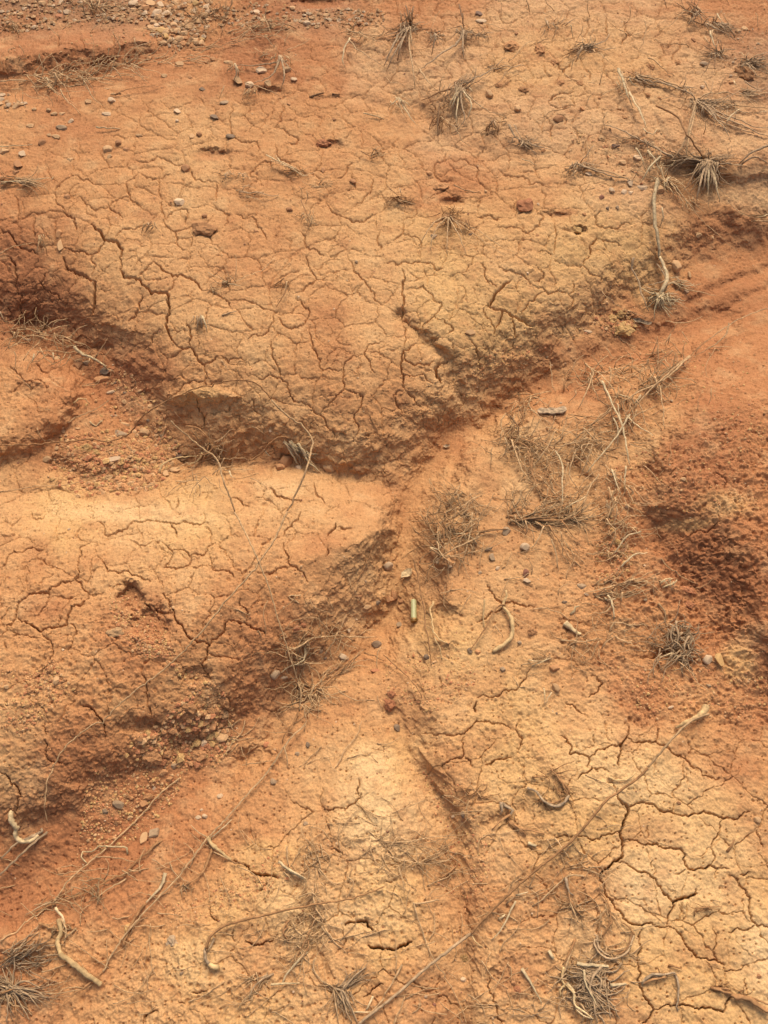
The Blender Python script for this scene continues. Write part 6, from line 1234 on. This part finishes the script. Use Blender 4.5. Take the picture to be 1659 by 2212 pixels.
leaf('wood_chip', 'flat grey wood chip resting on the island beside the gully', 'wood chip', 4, '662,668 690,662 730,664 770,658 788,664 788,674 760,684 700,688 668,684', 'k', 3, 2)
leaf('dead_leaf', 'flat grey curled leaf in the gully under the yellow dome', 'leaf', 4, '1072,276 1100,276 1130,286 1156,292 1154,302 1110,298 1085,292', 'k', 1.6, 4)
leaf('dead_leaf', 'pale brown leaf with a stalk above the green cartridge case', 'leaf', 6, '82,290 84,268 100,252 126,250 130,262 122,280 106,288', 's', 1.4, 3, '86,288 70,298 45,318')
leaf('dead_leaf', 'small grey leaf lying on the smooth gully floor', 'leaf', 4, '252,830 266,822 284,824 282,830 268,834', 'k', 1.4, 3)
leaf('dead_leaf', 'dark small leaf flake by the left knot of stems', 'leaf', 3, '770,872 800,860 824,862 812,876 784,884', 'd', 1.4, 3)
def oriented(name, label, cat, u, v, px_dir, build):
    c = surf(u, v); n = surf_n(u, v, 12); a = surf(*px_dir[0]); b = surf(*px_dir[1]); d = (b-a); d -= n*d.dot(n); L = d.length; d.normalize(); sdv = n.cross(d)
    M = Matrix((d, sdv, n)).transposed().to_4x4(); M.translation = c
    root = bpy.data.objects.new(name, None); COL.objects.link(root); root.matrix_world = M; tag(root, label, cat); build(root, L); return root
GREEN = simple_mat('pale_green_plastic', (196,190,130), rough=.45, var=.06, scale=90, spec=.4, bump=.05); BRASS = simple_mat('tarnished_brass', (172,132,70), rough=.4, var=.15, scale=200, spec=.6)
BRASS.node_tree.nodes['Principled BSDF'].inputs['Metallic'].default_value = .5
def lathe(name, prof, mat, parent, n=20):
    vs = []; fs = []
    for x, r in prof:
        for j in range(n):
            a = 2*math.pi*j/n; vs.append((x, r*math.cos(a), r*math.sin(a)))
    for i in range(len(prof)-1):
        for j in range(n): a = i*n+j; b = i*n+(j+1) % n; fs.append((a, a+n, b+n, b))
    fs.append(tuple(range(n))); fs.append(tuple((len(prof)-1)*n+j for j in range(n))[::-1])
    me = bpy.data.meshes.new(name); me.from_pydata(vs, [], fs); me.materials.append(mat)
    bm = bmesh.new(); bm.from_mesh(me); bmesh.ops.recalc_face_normals(bm, faces=bm.faces); bm.to_mesh(me); bm.free()
    for p in me.polygons: p.use_smooth = len(p.vertices) == 4
    o = bpy.data.objects.new(name, me); COL.objects.link(o); o.parent = parent
    return o
def cart(root, L):
    r = L*.115; z = r*.8
    o = lathe('tube', [(-L*.5, r*.62), (-L*.49, r*.86), (-L*.40, r*.98), (-L*.28, r), (L*.36, r), (L*.365, r)], GREEN, root); o.location.z = z
    o = lathe('base_cap', [(L*.365, r*1.03), (L*.46, r*1.03), (L*.462, r*.88), (L*.475, r*.88), (L*.477, r*1.12), (L*.5, r*1.12), (L*.505, r*.9)], BRASS, root); o.location.z = z
oriented('cartridge_case', 'pale green cartridge case lying on the gully floor', 'cartridge case', *T(6,138,430), (T(6,136,384), T(6,141,477)), cart)
def slatecube(root, L):
    bm = bmesh.new(); bmesh.ops.create_cube(bm, size=1)
    for vtx in bm.verts: vtx.co.x *= L*(1+.08*vtx.co.y); vtx.co.y *= L*.85; vtx.co.z *= L*.5; vtx.co.x += vtx.co.z*.15
    bmesh.ops.bevel(bm, geom=list(bm.edges), offset=L*.07, segments=2, affect='EDGES')
    bmesh.ops.subdivide_edges(bm, edges=list(bm.edges), cuts=1)
    for vtx in bm.verts: vtx.co += Vector([L*.03*mnoise.noise(vtx.co*90+Vector((k*5, 0, 0))) for k in range(3)])
    me = bpy.data.meshes.new('block'); bm.to_mesh(me); bm.free(); me.materials.append(SM['g']); o = bpy.data.objects.new('block', me); COL.objects.link(o); o.parent = root; o.location.z = L*.15
oriented('square_stone', 'square grey block of stone on the lower red slope', 'stone', *T(7,668,285), (T(7,648,288), T(7,690,282)), slatecube)
